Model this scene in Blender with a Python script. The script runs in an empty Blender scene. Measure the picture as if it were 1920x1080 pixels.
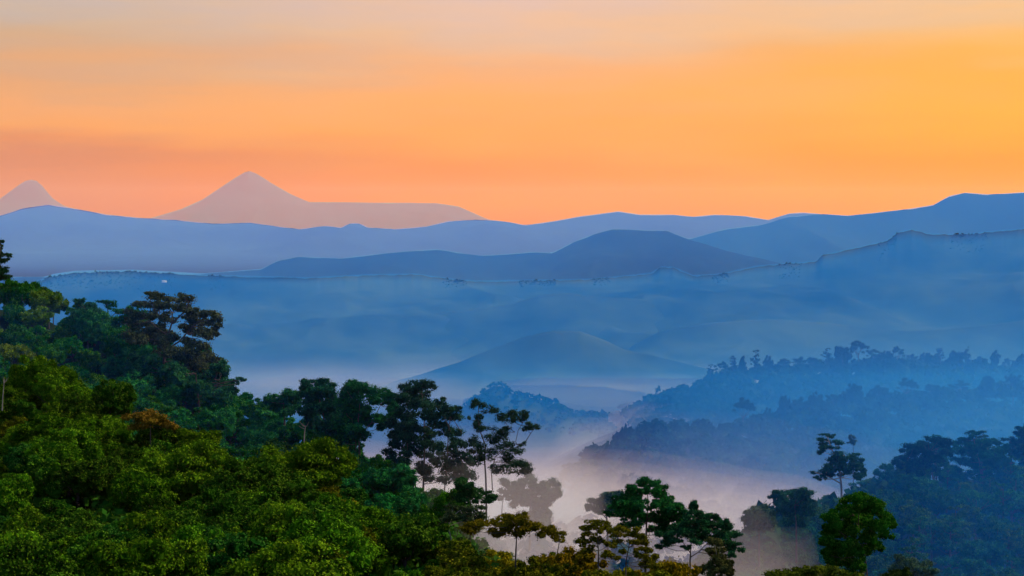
import bpy, math, random
import numpy as np
C = bpy.context.scene.collection
SC = bpy.context.scene
F = 3348.0; TH = math.atan(140.0 / F); CT, ST = math.cos(TH), math.sin(TH)   # lens in photo pixels, camera pitch down

def lin(r, g, b):
    f = lambda c: (c / 255 / 12.92) if c / 255 <= 0.04045 else ((c / 255 + 0.055) / 1.055) ** 2.4
    return (f(r), f(g), f(b), 1.0)

# ------------------------------------------------------------------ camera
cd = bpy.data.cameras.new('camera'); cam = bpy.data.objects.new('camera', cd); C.objects.link(cam)
cd.sensor_width = 36; cd.lens = 36 * F / 1920; cd.clip_start = 0.5; cd.clip_end = 200000
cam.location = (0, 0, 0); cam.rotation_euler = (math.pi / 2 - TH, 0, 0)
SC.camera = cam

# ------------------------------------------------------------------ sky
W = bpy.data.worlds.new('World'); SC.world = W; W.use_nodes = True
nt = W.node_tree; N = nt.nodes; L = nt.links; N.clear()
def nd(t, **k):
    n = N.new(t)
    for a, b in k.items(): setattr(n, a, b)
    return n
def mth(op, a, b=None, c=None, clamp=False):
    n = nd('ShaderNodeMath', operation=op); n.use_clamp = clamp
    for i, v in enumerate((a, b, c)):
        if v is None: continue
        if isinstance(v, (int, float)): n.inputs[i].default_value = v
        else: L.new(v, n.inputs[i])
    return n.outputs[0]
def ramp(fac, stops):
    n = nd('ShaderNodeValToRGB'); L.new(fac, n.inputs[0]); e = n.color_ramp.elements
    n.color_ramp.interpolation = 'B_SPLINE' if False else 'LINEAR'
    e[0].position = stops[0][0]; e[0].color = lin(*stops[0][1])
    e[1].position = stops[-1][0]; e[1].color = lin(*stops[-1][1])
    for p, c in stops[1:-1]:
        q = e.new(p); q.color = lin(*c)
    return n.outputs[0]
def mixc(f, a, b, bt='MIX'):
    n = nd('ShaderNodeMix', data_type='RGBA', blend_type=bt)
    if isinstance(f, (int, float)): n.inputs[0].default_value = f
    else: L.new(f, n.inputs[0])
    for i, v in ((6, a), (7, b)):
        if isinstance(v, tuple): n.inputs[i].default_value = v
        else: L.new(v, n.inputs[i])
    return n.outputs[2]
def maprange(v, a, b, c=0.0, d=1.0, smooth=True):
    n = nd('ShaderNodeMapRange'); n.interpolation_type = 'SMOOTHSTEP' if smooth else 'LINEAR'
    L.new(v, n.inputs[0])
    for i, x in enumerate((a, b, c, d)): n.inputs[i + 1].default_value = x
    return n.outputs[0]
tc = nd('ShaderNodeTexCoord'); sep = nd('ShaderNodeSeparateXYZ'); L.new(tc.outputs['Generated'], sep.inputs[0])
X, Y, Z = sep.outputs
mp = nd('ShaderNodeMapping'); mp.inputs['Scale'].default_value = (2.2, 2.2, 26); mp.inputs['Rotation'].default_value = (0, 0.03, 0)
L.new(tc.outputs['Generated'], mp.inputs[0])
nz = nd('ShaderNodeTexNoise'); nz.inputs['Scale'].default_value = 2.2; nz.inputs['Detail'].default_value = 5; nz.inputs['Roughness'].default_value = 0.5
L.new(mp.outputs[0], nz.inputs['Vector'])
mp2 = nd('ShaderNodeMapping'); mp2.inputs['Scale'].default_value = (3, 3, 14); mp2.inputs['Location'].default_value = (3.1, 1.7, 0.4)
L.new(tc.outputs['Generated'], mp2.inputs[0])
nz2 = nd('ShaderNodeTexNoise'); nz2.inputs['Scale'].default_value = 1.6; nz2.inputs['Detail'].default_value = 3
L.new(mp2.outputs[0], nz2.inputs['Vector'])
zz = mth('ADD', Z, mth('MULTIPLY', mth('SUBTRACT', nz.outputs[0], 0.5), 0.022))
zz = mth('ADD', zz, mth('MULTIPLY', mth('SUBTRACT', nz2.outputs[0], 0.5), 0.045))
t = mth('MULTIPLY', zz, 1 / 0.16, clamp=True)
SKY_L = [(0.0, (205, 120, 84)), (0.18, (214, 132, 92)), (0.28, (240, 159, 94)), (0.36, (238, 163, 104)), (0.47, (222, 162, 116)), (0.57, (204, 168, 138)), (0.66, (200, 176, 156)), (0.76, (194, 178, 172)), (1.0, (186, 178, 180))]
SKY_M = [(0.0, (236, 128, 66)), (0.15, (242, 140, 68)), (0.30, (250, 163, 84)), (0.42, (252, 171, 100)), (0.52, (242, 174, 122)), (0.62, (234, 186, 150)), (0.76, (230, 190, 168)), (1.0, (216, 190, 178))]
SKY_R = [(0.0, (250, 146, 26)), (0.20, (250, 154, 30)), (0.40, (253, 175, 46)), (0.49, (252, 176, 62)), (0.58, (250, 186, 104)), (0.68, (240, 192, 140)), (0.78, (236, 194, 156)), (1.0, (226, 194, 176))]
cl = ramp(t, SKY_L); cm = ramp(t, SKY_M); cr = ramp(t, SKY_R)
front = mixc(maprange(X, -0.30, 0.02), cl, cm)
front = mixc(maprange(X, 0.0, 0.32), front, cr)
mp3 = nd('ShaderNodeMapping'); mp3.inputs['Scale'].default_value = (7, 7, 55); L.new(tc.outputs['Generated'], mp3.inputs[0])
nz3 = nd('ShaderNodeTexNoise'); nz3.inputs['Scale'].default_value = 1.5; nz3.inputs['Detail'].default_value = 6; nz3.inputs['Roughness'].default_value = 0.6
L.new(mp3.outputs[0], nz3.inputs['Vector'])
front = mixc(1.0, front, mixc(maprange(nz3.outputs[0], 0.35, 0.65), (0.955, 0.985, 1.06, 1), (1.03, 1.0, 0.93, 1)), 'MULTIPLY')
# the glow behind the haze: the lower the sky, the more air its light has crossed
path = mth('MINIMUM', mth('DIVIDE', 1260.0, mth('MAXIMUM', Z, 0.001)), 91000.0)
front = mixc(1.0, front, nd('ShaderNodeCombineColor').outputs[0], 'MULTIPLY')
_cc = [n for n in N if n.bl_idname == 'ShaderNodeCombineColor'][0]
for _i, _k in enumerate((7e-6, 4e-6, 2e-6)):
    L.new(mth('EXPONENT', mth('MULTIPLY', path, _k)), _cc.inputs[_i])
upper = mixc(1.0, ramp(maprange(Z, 0.1, 1.0, smooth=False), [(0.0, (215, 190, 185)), (0.25, (150, 170, 215)), (1.0, (96, 148, 212))]), (0.92, 0.92, 0.92, 1), 'MULTIPLY')
col = mixc(maprange(Z, 0.11, 0.40), front, upper)
back = ramp(maprange(Z, 0.0, 1.0, smooth=False), [(0.0, (140, 150, 200)), (0.3, (120, 155, 220)), (1.0, (96, 148, 212))])
back = mixc(1.0, back, (0.92, 0.92, 0.92, 1), 'MULTIPLY')
col = mixc(maprange(Y, 0.55, -0.2), col, back)
sky = nd('ShaderNodeTexSky'); sky.sky_type = 'NISHITA'; sky.sun_disc = False
sky.sun_elevation = math.radians(42); sky.sun_rotation = math.radians(70)
bg = nd('ShaderNodeBackground'); L.new(col, bg.inputs[0]); bg.inputs[1].default_value = 1.0
bg2 = nd('ShaderNodeBackground'); L.new(sky.outputs[0], bg2.inputs[0]); bg2.inputs[1].default_value = 0.004
addn = nd('ShaderNodeAddShader'); L.new(bg.outputs[0], addn.inputs[0]); L.new(bg2.outputs[0], addn.inputs[1])
wo = nd('ShaderNodeOutputWorld'); L.new(addn.outputs[0], wo.inputs[0])
W.cycles.sampling_method = 'MANUAL'; W.cycles.sample_map_resolution = 512

# ------------------------------------------------------------------ sun (low, warm, from the right beyond the frame)
sd = bpy.data.lights.new('sun', 'SUN'); so = bpy.data.objects.new('sun', sd); C.objects.link(so)
sd.energy = 4.4; sd.angle = math.radians(4); sd.color = (1.0, 0.80, 0.56)
_az, _el = math.radians(70), math.radians(42)
_v = (math.sin(_az) * math.cos(_el), math.cos(_az) * math.cos(_el), math.sin(_el))
from mathutils import Vector
so.rotation_euler = Vector(_v).to_track_quat('Z', 'Y').to_euler()

SC.view_settings.view_transform = 'Standard'; SC.view_settings.look = 'None'
SC.view_settings.exposure = 0.0; SC.view_settings.gamma = 1.0
cy = SC.cycles
cy.max_bounces = 8; cy.diffuse_bounces = 2; cy.glossy_bounces = 1; cy.transmission_bounces = 3
cy.volume_bounces = 4; cy.transparent_max_bounces = 64; cy.use_denoising = True
cy.sample_clamp_indirect = 4

# ------------------------------------------------------------------ helpers
def ray(px, py):
    a = (np.asarray(px, float) - 960) / F; b = (540 - np.asarray(py, float)) / F
    y = CT + b * ST
    return a / y, (-ST + b * CT) / y
def P(px, py, D):
    a, s = ray(px, py); return np.array([a * D, D + 0 * a, s * D]).T
def to_px(x, y, z):
    s = z / y; b = (s * CT + ST) / (CT - s * ST)
    return 960 + F * (x / y) * (CT + b * ST), 540 - b * F

def tag(o, label=None, cat=None, group=None, kind=None):
    if label: o['label'] = label
    if cat: o['category'] = cat
    if group: o['group'] = group
    if kind: o['kind'] = kind
    return o
def mesh(name, v, f, mat=None, attr=None, smooth=False):
    v = np.asarray(v, np.float32); f = np.asarray(f, np.int32); k = f.shape[1]
    me = bpy.data.meshes.new(name); me.vertices.add(len(v)); me.vertices.foreach_set('co', v.ravel())
    me.loops.add(f.size); me.loops.foreach_set('vertex_index', f.ravel())
    me.polygons.add(len(f)); me.polygons.foreach_set('loop_start', np.arange(0, f.size, k, dtype=np.int32))
    me.polygons.foreach_set('loop_total', np.full(len(f), k, np.int32))
    if smooth: me.polygons.foreach_set('use_smooth', np.ones(len(f), bool))
    if attr is not None:
        a = me.attributes.new('tint', 'FLOAT', 'POINT'); a.data.foreach_set('value', np.asarray(attr, np.float32))
    me.update(calc_edges=True)
    if mat: me.materials.append(mat)
    return me
def link(name, me, parent=None, loc=None):
    o = bpy.data.objects.new(name, me); C.objects.link(o)
    if parent: o.parent = parent
    if loc is not None: o.location = loc
    return o
def empty(name, loc): 
    o = bpy.data.objects.new(name, None); o.empty_display_size = 1; C.objects.link(o); o.location = loc; return o

def vnoise(x, y, seed=0):
    x = np.asarray(x, float); y = np.asarray(y, float)
    xi = np.floor(x).astype(np.int64); yi = np.floor(y).astype(np.int64); fx = x - xi; fy = y - yi
    fx = fx * fx * (3 - 2 * fx); fy = fy * fy * (3 - 2 * fy)
    def h(a, b):
        n = (a * 374761393 + b * 668265263 + seed * 1442695041) & 0xFFFFFFFF
        n = ((n ^ (n >> 13)) * 1274126177) & 0xFFFFFFFF
        return ((n ^ (n >> 16)) & 0xFFFF) / 65535.0
    return (h(xi, yi) * (1 - fx) + h(xi + 1, yi) * fx) * (1 - fy) + (h(xi, yi + 1) * (1 - fx) + h(xi + 1, yi + 1) * fx) * fy
def fbm(x, y, seed=0, o=4):
    s = 0; a = 1; t_ = 0
    for i in range(o):
        s = s + a * (vnoise(x * 2 ** i, y * 2 ** i, seed + i) - 0.5); t_ += a; a *= 0.5
    return s / t_ * 2

# ------------------------------------------------------------------ materials
def material(name):
    m = bpy.data.materials.new(name); m.use_nodes = True; n = m.node_tree.nodes; n.clear()
    return m, n, m.node_tree.links
def leaf_material(name, transl=0.2):
    m, n, l = material(name)
    oi = n.new('ShaderNodeObjectInfo'); at = n.new('ShaderNodeAttribute'); at.attribute_name = 'tint'
    nz = n.new('ShaderNodeTexNoise'); nz.inputs['Scale'].default_value = 0.45; nz.inputs['Detail'].default_value = 3
    tcn = n.new('ShaderNodeTexCoord'); l.new(tcn.outputs['Object'], nz.inputs['Vector'])
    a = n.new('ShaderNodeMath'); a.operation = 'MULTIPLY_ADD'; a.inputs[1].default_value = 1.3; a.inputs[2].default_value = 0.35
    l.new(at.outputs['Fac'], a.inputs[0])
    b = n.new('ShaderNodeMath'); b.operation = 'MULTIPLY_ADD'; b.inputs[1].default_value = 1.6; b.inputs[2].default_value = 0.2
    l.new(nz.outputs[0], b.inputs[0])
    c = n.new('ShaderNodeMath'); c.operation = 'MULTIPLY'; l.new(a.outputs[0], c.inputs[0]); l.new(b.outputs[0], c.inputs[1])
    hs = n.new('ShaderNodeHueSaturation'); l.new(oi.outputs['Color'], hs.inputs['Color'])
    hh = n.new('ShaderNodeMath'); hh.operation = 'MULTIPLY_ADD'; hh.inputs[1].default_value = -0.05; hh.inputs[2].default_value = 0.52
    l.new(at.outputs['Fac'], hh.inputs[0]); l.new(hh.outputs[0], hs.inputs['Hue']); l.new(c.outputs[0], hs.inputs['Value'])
    d = n.new('ShaderNodeBsdfDiffuse'); l.new(hs.outputs[0], d.inputs[0])
    t2 = n.new('ShaderNodeBsdfTranslucent'); l.new(hs.outputs[0], t2.inputs[0])
    mx = n.new('ShaderNodeMixShader'); mx.inputs[0].default_value = transl; l.new(d.outputs[0], mx.inputs[1]); l.new(t2.outputs[0], mx.inputs[2])
    o = n.new('ShaderNodeOutputMaterial'); l.new(mx.outputs[0], o.inputs[0]); return m
def noise_mat(name, c1, c2, scale, detail=5, rough=0.6, coord='Object', stretch=(1, 1, 1)):
    m, n, l = material(name)
    tcn = n.new('ShaderNodeTexCoord'); mp = n.new('ShaderNodeMapping'); mp.inputs['Scale'].default_value = stretch
    l.new(tcn.outputs[coord], mp.inputs[0])
    nz = n.new('ShaderNodeTexNoise'); nz.inputs['Scale'].default_value = scale; nz.inputs['Detail'].default_value = detail; nz.inputs['Roughness'].default_value = rough
    l.new(mp.outputs[0], nz.inputs['Vector'])
    r = n.new('ShaderNodeValToRGB'); l.new(nz.outputs[0], r.inputs[0])
    r.color_ramp.elements[0].position = 0.35; r.color_ramp.elements[0].color = (*c1, 1)
    r.color_ramp.elements[1].position = 0.65; r.color_ramp.elements[1].color = (*c2, 1)
    d = n.new('ShaderNodeBsdfDiffuse'); l.new(r.outputs[0], d.inputs[0])
    o = n.new('ShaderNodeOutputMaterial'); l.new(d.outputs[0], o.inputs[0]); return m
def air_mat(name, color, absorb, density, aniso=0.0):
    m, n, l = material(name)
    v = n.new('ShaderNodeVolumePrincipled')
    v.inputs['Color'].default_value = (*color, 1); v.inputs['Absorption Color'].default_value = (*absorb, 1)
    v.inputs['Density'].default_value = density; v.inputs['Anisotropy'].default_value = aniso
    o = n.new('ShaderNodeOutputMaterial'); l.new(v.outputs[0], o.inputs['Volume'])
    return m
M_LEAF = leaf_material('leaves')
M_BARK = noise_mat('bark', (0.05, 0.038, 0.028), (0.11, 0.09, 0.07), 3, stretch=(1, 1, 0.2))
M_PALEBARK = noise_mat('pale_bark', (0.16, 0.14, 0.11), (0.30, 0.27, 0.22), 3, stretch=(1, 1, 0.2))
M_SOIL = noise_mat('undergrowth_floor', (0.006, 0.014, 0.004), (0.018, 0.035, 0.010), 0.15)
M_HILL = noise_mat('wooded_hill', (0.005, 0.015, 0.007), (0.05, 0.085, 0.032), 0.0022, 8, 0.7)
M_HILLFAR = noise_mat('wooded_mountain', (0.004, 0.014, 0.01), (0.024, 0.045, 0.03), 0.0008, 8, 0.65)
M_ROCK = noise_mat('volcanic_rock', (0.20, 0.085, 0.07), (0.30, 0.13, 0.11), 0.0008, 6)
M_FIELD = noise_mat('field_grass', (0.10, 0.12, 0.05), (0.16, 0.16, 0.08), 0.02)

# ------------------------------------------------------------------ the lie of the land
def poly(pts):                                   # pixel outline -> function u -> row
    p = np.array(pts, float); b = (540 - p[:, 1]) / F
    u = 960 + (p[:, 0] - 960) / (CT + b * ST); o = np.argsort(u)
    return lambda q, u=u[o], r=p[o, 1]: np.interp(q, u, r)
def slope_of(row): return ray(960, row)[1]

# near wooded hills: canopy crest row, its distance, row where the near edge of the slope stands, tree height, back slope
NEAR = {
 'near':  dict(c=poly([(-500, 560), (-200, 640), (0, 668), (100, 690), (200, 716), (290, 772), (370, 815), (500, 842), (600, 866), (660, 905), (740, 925), (830, 955), (900, 985), (1040, 995), (1130, 1022), (1240, 1066), (1300, 1095), (1600, 1140), (1700, 1160), (2400, 1200)]),
              D=poly([(-500, 470), (0, 450), (370, 390), (640, 345), (900, 310), (1240, 275), (1600, 262), (2400, 250)]), Dn=215., rn=1150., h=10., back=0.55),
 'left':  dict(c=poly([(-600, 380), (-250, 430), (0, 524), (60, 538), (120, 560), (150, 570), (240, 588), (300, 630), (400, 700), (450, 752), (560, 776), (640, 806), (700, 846), (800, 915), (960, 1010), (1100, 1100), (2400, 1500)]),
              D=poly([(-600, 640), (0, 610), (450, 560), (800, 480), (1200, 460), (2400, 460)]), Dn=430., rn=930., h=10., back=0.45),
 'wood':  dict(c=poly([(-600, 1400), (900, 1250), (1180, 1110), (1330, 1020), (1400, 984), (1450, 952), (1520, 938), (1560, 922), (1640, 888), (1700, 856), (1760, 832), (1840, 828), (1920, 806), (2100, 780), (2500, 720)]),
              D=poly([(-600, 700), (1300, 700), (1500, 760), (1920, 830), (2400, 860)]), Dn=470., rn=1290., h=16., back=0.4),
 'spur':  dict(c=poly([(-600, 1300), (900, 960), (1060, 880), (1140, 838), (1165, 828), (1200, 812), (1240, 802), (1300, 804), (1400, 800), (1450, 786), (1500, 772), (1580, 752), (1680, 740), (1800, 735), (1920, 728), (2500, 690)]),
              D=poly([(-600, 1500), (1140, 1560), (1920, 1900), (2500, 2000)]), Dn=1150., rn=1080., h=14., back=0.35),
 'rise':  dict(c=poly([(-600, 1100), (1000, 860), (1180, 775), (1250, 742), (1300, 730), (1320, 715), (1400, 698), (1440, 696), (1520, 690), (1640, 680), (1750, 678), (1830, 690), (1920, 692), (2500, 660)]),
              D=poly([(-600, 2500), (1200, 2500), (1920, 2750), (2500, 2900)]), Dn=2000., rn=840., h=14., back=0.35),
}
def hill_z(k, x, y, canopy=False):
    H = NEAR[k]; y = np.maximum(y, 1.0); u = 960 + F * x / y
    D = H['D'](u); r = H['c'](u); zc = slope_of(r) * D
    t_ = (D - y) / np.maximum(D - H['Dn'], 1); row = r + np.maximum(H['rn'] - r, 12) * np.clip(t_, 0, 1)
    z = slope_of(row) * np.maximum(y, H['Dn'])
    z = np.where(y < H['Dn'], z - (H['Dn'] - y) * 0.05 if k == 'near' else z - (H['Dn'] - y) * 0.6, z)
    z = np.where(y > D, zc - (y - D) * H['back'] - (1 - np.exp(-(y - D) / 20)) * 2, z)
    z = z + fbm(x / 38, y / 38, 7, 3) * 2.2 * np.clip(y / 400, .5, 2)
    return z if canopy else z - H['h']
def floor_z(y):
    return np.interp(y, [0, 150, 300, 600, 1500, 3000, 5200, 9000, 16000, 30000, 60000, 90000], [-60, -68, -95, -165, -262, -388, -470, -480, -480, -480, -520, -560])
def ground_z(x, y):
    z = floor_z(y) + fbm(x / 300, y / 300, 3, 4) * 10 * np.clip(y / 1500, .2, 1)
    for k in NEAR: z = np.maximum(z, hill_z(k, x, y))
    knoll = -1.7 - 0.42 * np.maximum(y, 0) - 0.02 * np.abs(x)
    return np.maximum(z, knoll)

def fan(us, ys):
    U, YY = np.meshgrid(us, ys); return (U - 960) / F * YY, YY, U
def grid_faces(nu, ny):
    i = np.arange((ny - 1) * nu).reshape(ny - 1, nu)[:, :-1].ravel()
    return np.stack([i, i + 1, i + 1 + nu, i + nu], 1)
us = np.arange(-900, 2821, 12.0)
ys = np.concatenate([[-40, -10, 0.5, 5, 12, 25, 45, 70, 100, 140, 180], np.arange(200, 1000, 6), np.arange(1000, 3200, 30), np.geomspace(3200, 90000, 50)])
XX, YY, UU = fan(us, np.maximum(ys, 1)); 
XX = np.where(YY < 400, (UU - 960) / F * np.maximum(YY, 0) + (UU - 960) / F * (400 - YY) * 0.25, XX)
YY = np.repeat(ys[:, None], len(us), 1)
g = link('ground', mesh('ground', np.stack([XX, YY, ground_z(XX, YY)], 2).reshape(-1, 3), grid_faces(len(us), len(ys)), M_SOIL, smooth=True))
tag(g, kind='structure')

# far ridges: crest outline in the picture, real distance, relief
CA = [(-700, 560), (-200, 545), (60, 532), (100, 518), (140, 512), (180, 511), (250, 510), (380, 517), (490, 520), (580, 522), (620, 520), (700, 516), (780, 515), (850, 525), (890, 528), (980, 527), (1100, 525), (1180, 518), (1225, 512), (1236, 502), (1262, 502), (1300, 518), (1350, 515), (1420, 500), (1530, 491), (1542, 479), (1600, 467), (1665, 452), (1682, 437), (1710, 431), (1740, 439), (1800, 441), (1870, 434), (1920, 430), (2300, 400), (2700, 420)]
CA2 = [(-700, 640), (0, 640), (500, 620), (800, 590), (960, 570), (1010, 553), (1060, 548), (1120, 556), (1200, 560), (1300, 566), (1400, 590), (1600, 620), (2700, 640)]
CB0 = [(-700, 520), (300, 520), (490, 505), (520, 490), (560, 482), (640, 485), (700, 478), (760, 472), (820, 468), (870, 476), (900, 480), (940, 478), (1000, 473), (1035, 475), (1075, 455), (1110, 441), (1150, 430), (1180, 431), (1215, 433), (1250, 433), (1275, 443), (1300, 452), (1400, 480), (1600, 520), (2700, 560)]
CB = [(-700, 600), (900, 530), (1080, 505), (1130, 483), (1200, 468), (1300, 447), (1360, 430), (1430, 422), (1480, 407), (1545, 402), (1590, 405), (1620, 402), (1700, 393), (1750, 385), (1780, 368), (1810, 362), (1850, 365), (1880, 364), (1920, 361), (2200, 350), (2700, 390)]
CC = [(-700, 430), (-300, 400), (0, 405), (40, 392), (90, 384), (130, 390), (200, 403), (260, 409), (330, 413), (400, 420), (470, 418), (520, 425), (560, 430), (610, 424), (640, 427), (655, 419), (675, 419), (690, 427), (740, 430), (800, 425), (840, 415), (890, 413), (930, 414), (960, 418), (985, 423), (1040, 415), (1090, 406), (1160, 397), (1200, 403), (1260, 403), (1300, 407), (1340, 403), (1400, 406), (1440, 413), (1490, 430), (1600, 450), (2700, 460)]
CD = [(-700, 560), (1300, 480), (1380, 440), (1440, 413), (1480, 401), (1505, 399), (1540, 402), (1600, 420), (1800, 440), (2700, 470)]
CH = [(-700, 1000), (700, 860), (780, 815), (840, 778), (870, 762), (895, 750), (905, 735), (925, 724), (945, 726), (962, 738), (1000, 746), (1040, 758), (1070, 774), (1120, 780), (1165, 782), (1195, 796), (1240, 830), (1400, 900), (2700, 1100)]
CP = [(-700, 900), (600, 760), (740, 715), (800, 698), (860, 680), (920, 655), (980, 632), (1040, 620), (1090, 621), (1130, 636), (1170, 655), (1230, 668), (1320, 690), (1400, 720), (2700, 900)]
CQ = [(-700, 900), (1000, 720), (1150, 668), (1190, 645), (1240, 620), (1320, 606), (1440, 598), (1540, 604), (1700, 622), (1820, 612), (1920, 600), (2700, 640)]
def ridge(name, crest, D, Wf, Wb, relief, seed, mat, zlow, rough=1.2, du=6.0, sc=1.0, wav=0.05, drop=1.0):
    us = np.arange(-700, 2701, du); n = 46
    s = np.concatenate([np.linspace(-1, 0, n)[:-1], np.linspace(0, 1, 16)])
    f = poly(crest); r = f(us) + fbm(us / 22 / sc, us * 0, seed + 50, 4) * rough
    xw = (us - 960) / F * D
    Dc = D * (1 + wav * fbm(xw / (Wf * 0.9), xw * 0, seed + 9, 2)); zc = slope_of(r) * Dc
    S, _ = np.meshgrid(s, us, indexing='ij')
    Y_ = Dc[None] + np.where(S < 0, S * Wf, S * Wb); X_ = (us[None] - 960) / F * Y_
    base = np.where(S < 0, 1 - (1 - np.abs(S)) ** 1.35 if drop == 1 else np.abs(S) ** drop, np.abs(S) ** 0.9)
    kk = np.ones(61) / 61; zs = np.convolve(np.pad(zc, 30, mode='edge'), kk, 'valid'); kb = np.clip(np.abs(S) * 5, 0, 1); kb = kb * kb * (3 - 2 * kb)
    Zr = zc[None] * (1 - kb) + zs[None] * kb
    Z_ = Zr + (zlow - Zr) * base
    env = np.clip(np.abs(S) * 3.0, 0, 1) * (1 - np.abs(S) ** 3)
    gul = np.abs(fbm((X_ + 0.35 * Y_) / relief[1], Y_ / relief[1] * 0.6, seed, 5)) * 2 - 0.6
    Z_ = Z_ - env * (gul * relief[0] + fbm(X_ / relief[1] * 6, Y_ / relief[1] * 6, seed + 4, 3) * relief[0] * 0.15)
    lid = slope_of(r)[None] * Y_ - 1.0                       # spurs never rise over the crest line
    Z_ = np.where(np.abs(S) > 1e-6, np.minimum(Z_, lid), Z_)
    o = link(name, mesh(name, np.stack([X_, Y_, Z_], 2).reshape(-1, 3), grid_faces(len(us), len(s)), mat, smooth=True))
    tag(o, kind='structure'); return X_, Y_, Z_, o
A_ = ridge('hills', CA, 6200, 1700, 1500, (120, 900), 11, M_HILL, -480, rough=1.5, sc=0.5, du=3.0)
ridge('hill_spur', CA2, 5500, 900, 600, (30, 500), 17, M_HILL, -480)
KN_ = ridge('wooded_knoll', CP, 4500, 650, 700, (18, 400), 19, M_HILL, -480, wav=0.02)
ridge('wooded_hillside', CQ, 5050, 650, 700, (40, 500), 21, M_HILL, -480, wav=0.02)
MD_ = ridge('hill_mound', CH, 3000, 520, 450, (12, 260), 23, M_HILL, -400, rough=0.8, wav=0.02)
ridge('mountain_foothills', CB0, 9900, 1400, 900, (110, 1000), 29, M_HILLFAR, -480)
ridge('mountain_ridge', CB, 11200, 1500, 2000, (170, 1300), 31, M_HILLFAR, -480, rough=1.4)
ridge('mountain_range', CC, 24000, 3200, 3000, (260, 2200), 37, M_HILLFAR, -480, rough=1.2)
ridge('mountain_shoulder', CD, 24300, 3200, 3000, (90, 2600), 41, M_HILLFAR, -480, rough=0.8)
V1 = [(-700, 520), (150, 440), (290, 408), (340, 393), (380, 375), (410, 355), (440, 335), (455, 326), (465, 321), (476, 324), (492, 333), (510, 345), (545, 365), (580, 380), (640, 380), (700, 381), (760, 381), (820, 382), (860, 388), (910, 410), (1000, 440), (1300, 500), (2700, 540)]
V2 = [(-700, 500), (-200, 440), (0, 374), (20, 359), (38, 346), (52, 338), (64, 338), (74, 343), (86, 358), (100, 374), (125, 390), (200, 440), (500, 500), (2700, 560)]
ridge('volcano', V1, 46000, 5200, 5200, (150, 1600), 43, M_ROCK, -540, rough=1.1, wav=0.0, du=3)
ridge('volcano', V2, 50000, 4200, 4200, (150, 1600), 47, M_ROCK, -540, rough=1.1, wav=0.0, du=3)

# ------------------------------------------------------------------ air: one even haze, denser blue valley air between the ridges, white fog on the valley floors
def box(name, lo, hi, mat):
    x0, y0, z0 = lo; x1, y1, z1 = hi
    v = [(x0, y0, z0), (x1, y0, z0), (x1, y1, z0), (x0, y1, z0), (x0, y0, z1), (x1, y0, z1), (x1, y1, z1), (x0, y1, z1)]
    return link(name, mesh(name, v, [(0, 3, 2, 1), (4, 5, 6, 7), (0, 1, 5, 4), (1, 2, 6, 5), (2, 3, 7, 6), (3, 0, 4, 7)], mat))
tag(box('haze', (-45000, -3000, -700), (45000, 91000, 1260), air_mat('haze_air', (0.95, 0.52, 0.40), (1, 1, 1), 7.0e-6)), kind='stuff')
def slab(name, us, ys, top, bot, mat, taper=False, label=None):
    X_, Y_, U_ = fan(us, ys); Zt = top(U_, X_, Y_); Zb = bot(X_, Y_) if callable(bot) else np.full_like(Zt, bot)
    if taper:
        a = np.minimum(np.arange(len(us)), np.arange(len(us))[::-1]) / max(1, len(us) * taper)
        b = np.minimum(np.arange(len(ys)), np.arange(len(ys))[::-1]) / max(1, len(ys) * taper)
        w = np.clip(a, 0, 1)[None] * np.clip(b, 0, 1)[:, None]; w = w * w * (3 - 2 * w)
        Zt = Zb + (Zt - Zb) * w + 0.5
    nu, ny = len(us), len(ys); gf = grid_faces(nu, ny); n = nu * ny
    v = np.concatenate([np.stack([X_, Y_, Zt], 2).reshape(-1, 3), np.stack([X_, Y_, Zb], 2).reshape(-1, 3)])
    idx = np.arange(n).reshape(ny, nu)
    ring = np.concatenate([idx[0, :], idx[1:, -1], idx[-1, -2::-1], idx[-2:0:-1, 0]]); nx = np.roll(ring, -1)
    f = np.concatenate([gf, gf[:, ::-1] + n, np.stack([nx, ring, ring + n, nx + n], 1)])
    o = link(name, mesh(name, v, f, mat)); tag(o, label, None, kind='stuff'); return o
fA, fB, fB0, fC, fD = poly(CA), poly(CB), poly(CB0), poly(CC), poly(CD)
fT = NEAR['rise']['c']
ust = np.arange(-700, 2701, 10.0)
def between(ya, ra, yb, rb, n=8):                # top surface runs from crest row ra(u) at ya to crest row rb(u) at yb
    y_ = np.linspace(ya, yb, n)
    def top(U_, X_, Y_):
        t_ = (Y_ - ya) / (yb - ya); a, b = ra(U_), rb(U_)
        za, zb = slope_of(a) * ya, slope_of(b) * yb
        return za + (zb - za) * t_
    return y_, top
mn = np.minimum
cA = lambda u: fA(u) - 3.4
cB = lambda u: mn(fA(u) - 4.5, mn(fB(u), fB0(u)) - 1.0)
cC = lambda u: mn(cB(u), mn(fC(u), fD(u)) - 1.0)
mixr = lambda fa, fb, w: (lambda u: fa(u) * (1 - w) + fb(u) * w)
y_, tp = between(440, lambda u: 525 + 0 * u, 2600, lambda u: 705 + 0 * u, 12)
slab('valley_mist', ust[::8], y_, tp, lambda x, y: floor_z(y) - 60, air_mat('near_valley_air', (0.0, 0.27, 1.0), (1, 1, 1), 2.6e-4))
y_, tp = between(1700, mixr(lambda u: 700 + 0 * u, cA, 0.92), 6150, cA, 12)
slab('valley_mist', ust, y_, tp, lambda x, y: floor_z(y) - 60, air_mat('middle_valley_air', (0.0, 0.27, 1.0), (1, 1, 1), 2.6e-4))
y_, tp = between(6250, mixr(cA, cB, 1.0), 11100, cB)
slab('valley_mist', ust, y_, tp, -600, air_mat('far_valley_air', (0.02, 0.28, 1.0), (1, 1, 1), 3.0e-4))
y_, tp = between(11300, mixr(cB, cC, 0.97), 23800, cC)
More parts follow.
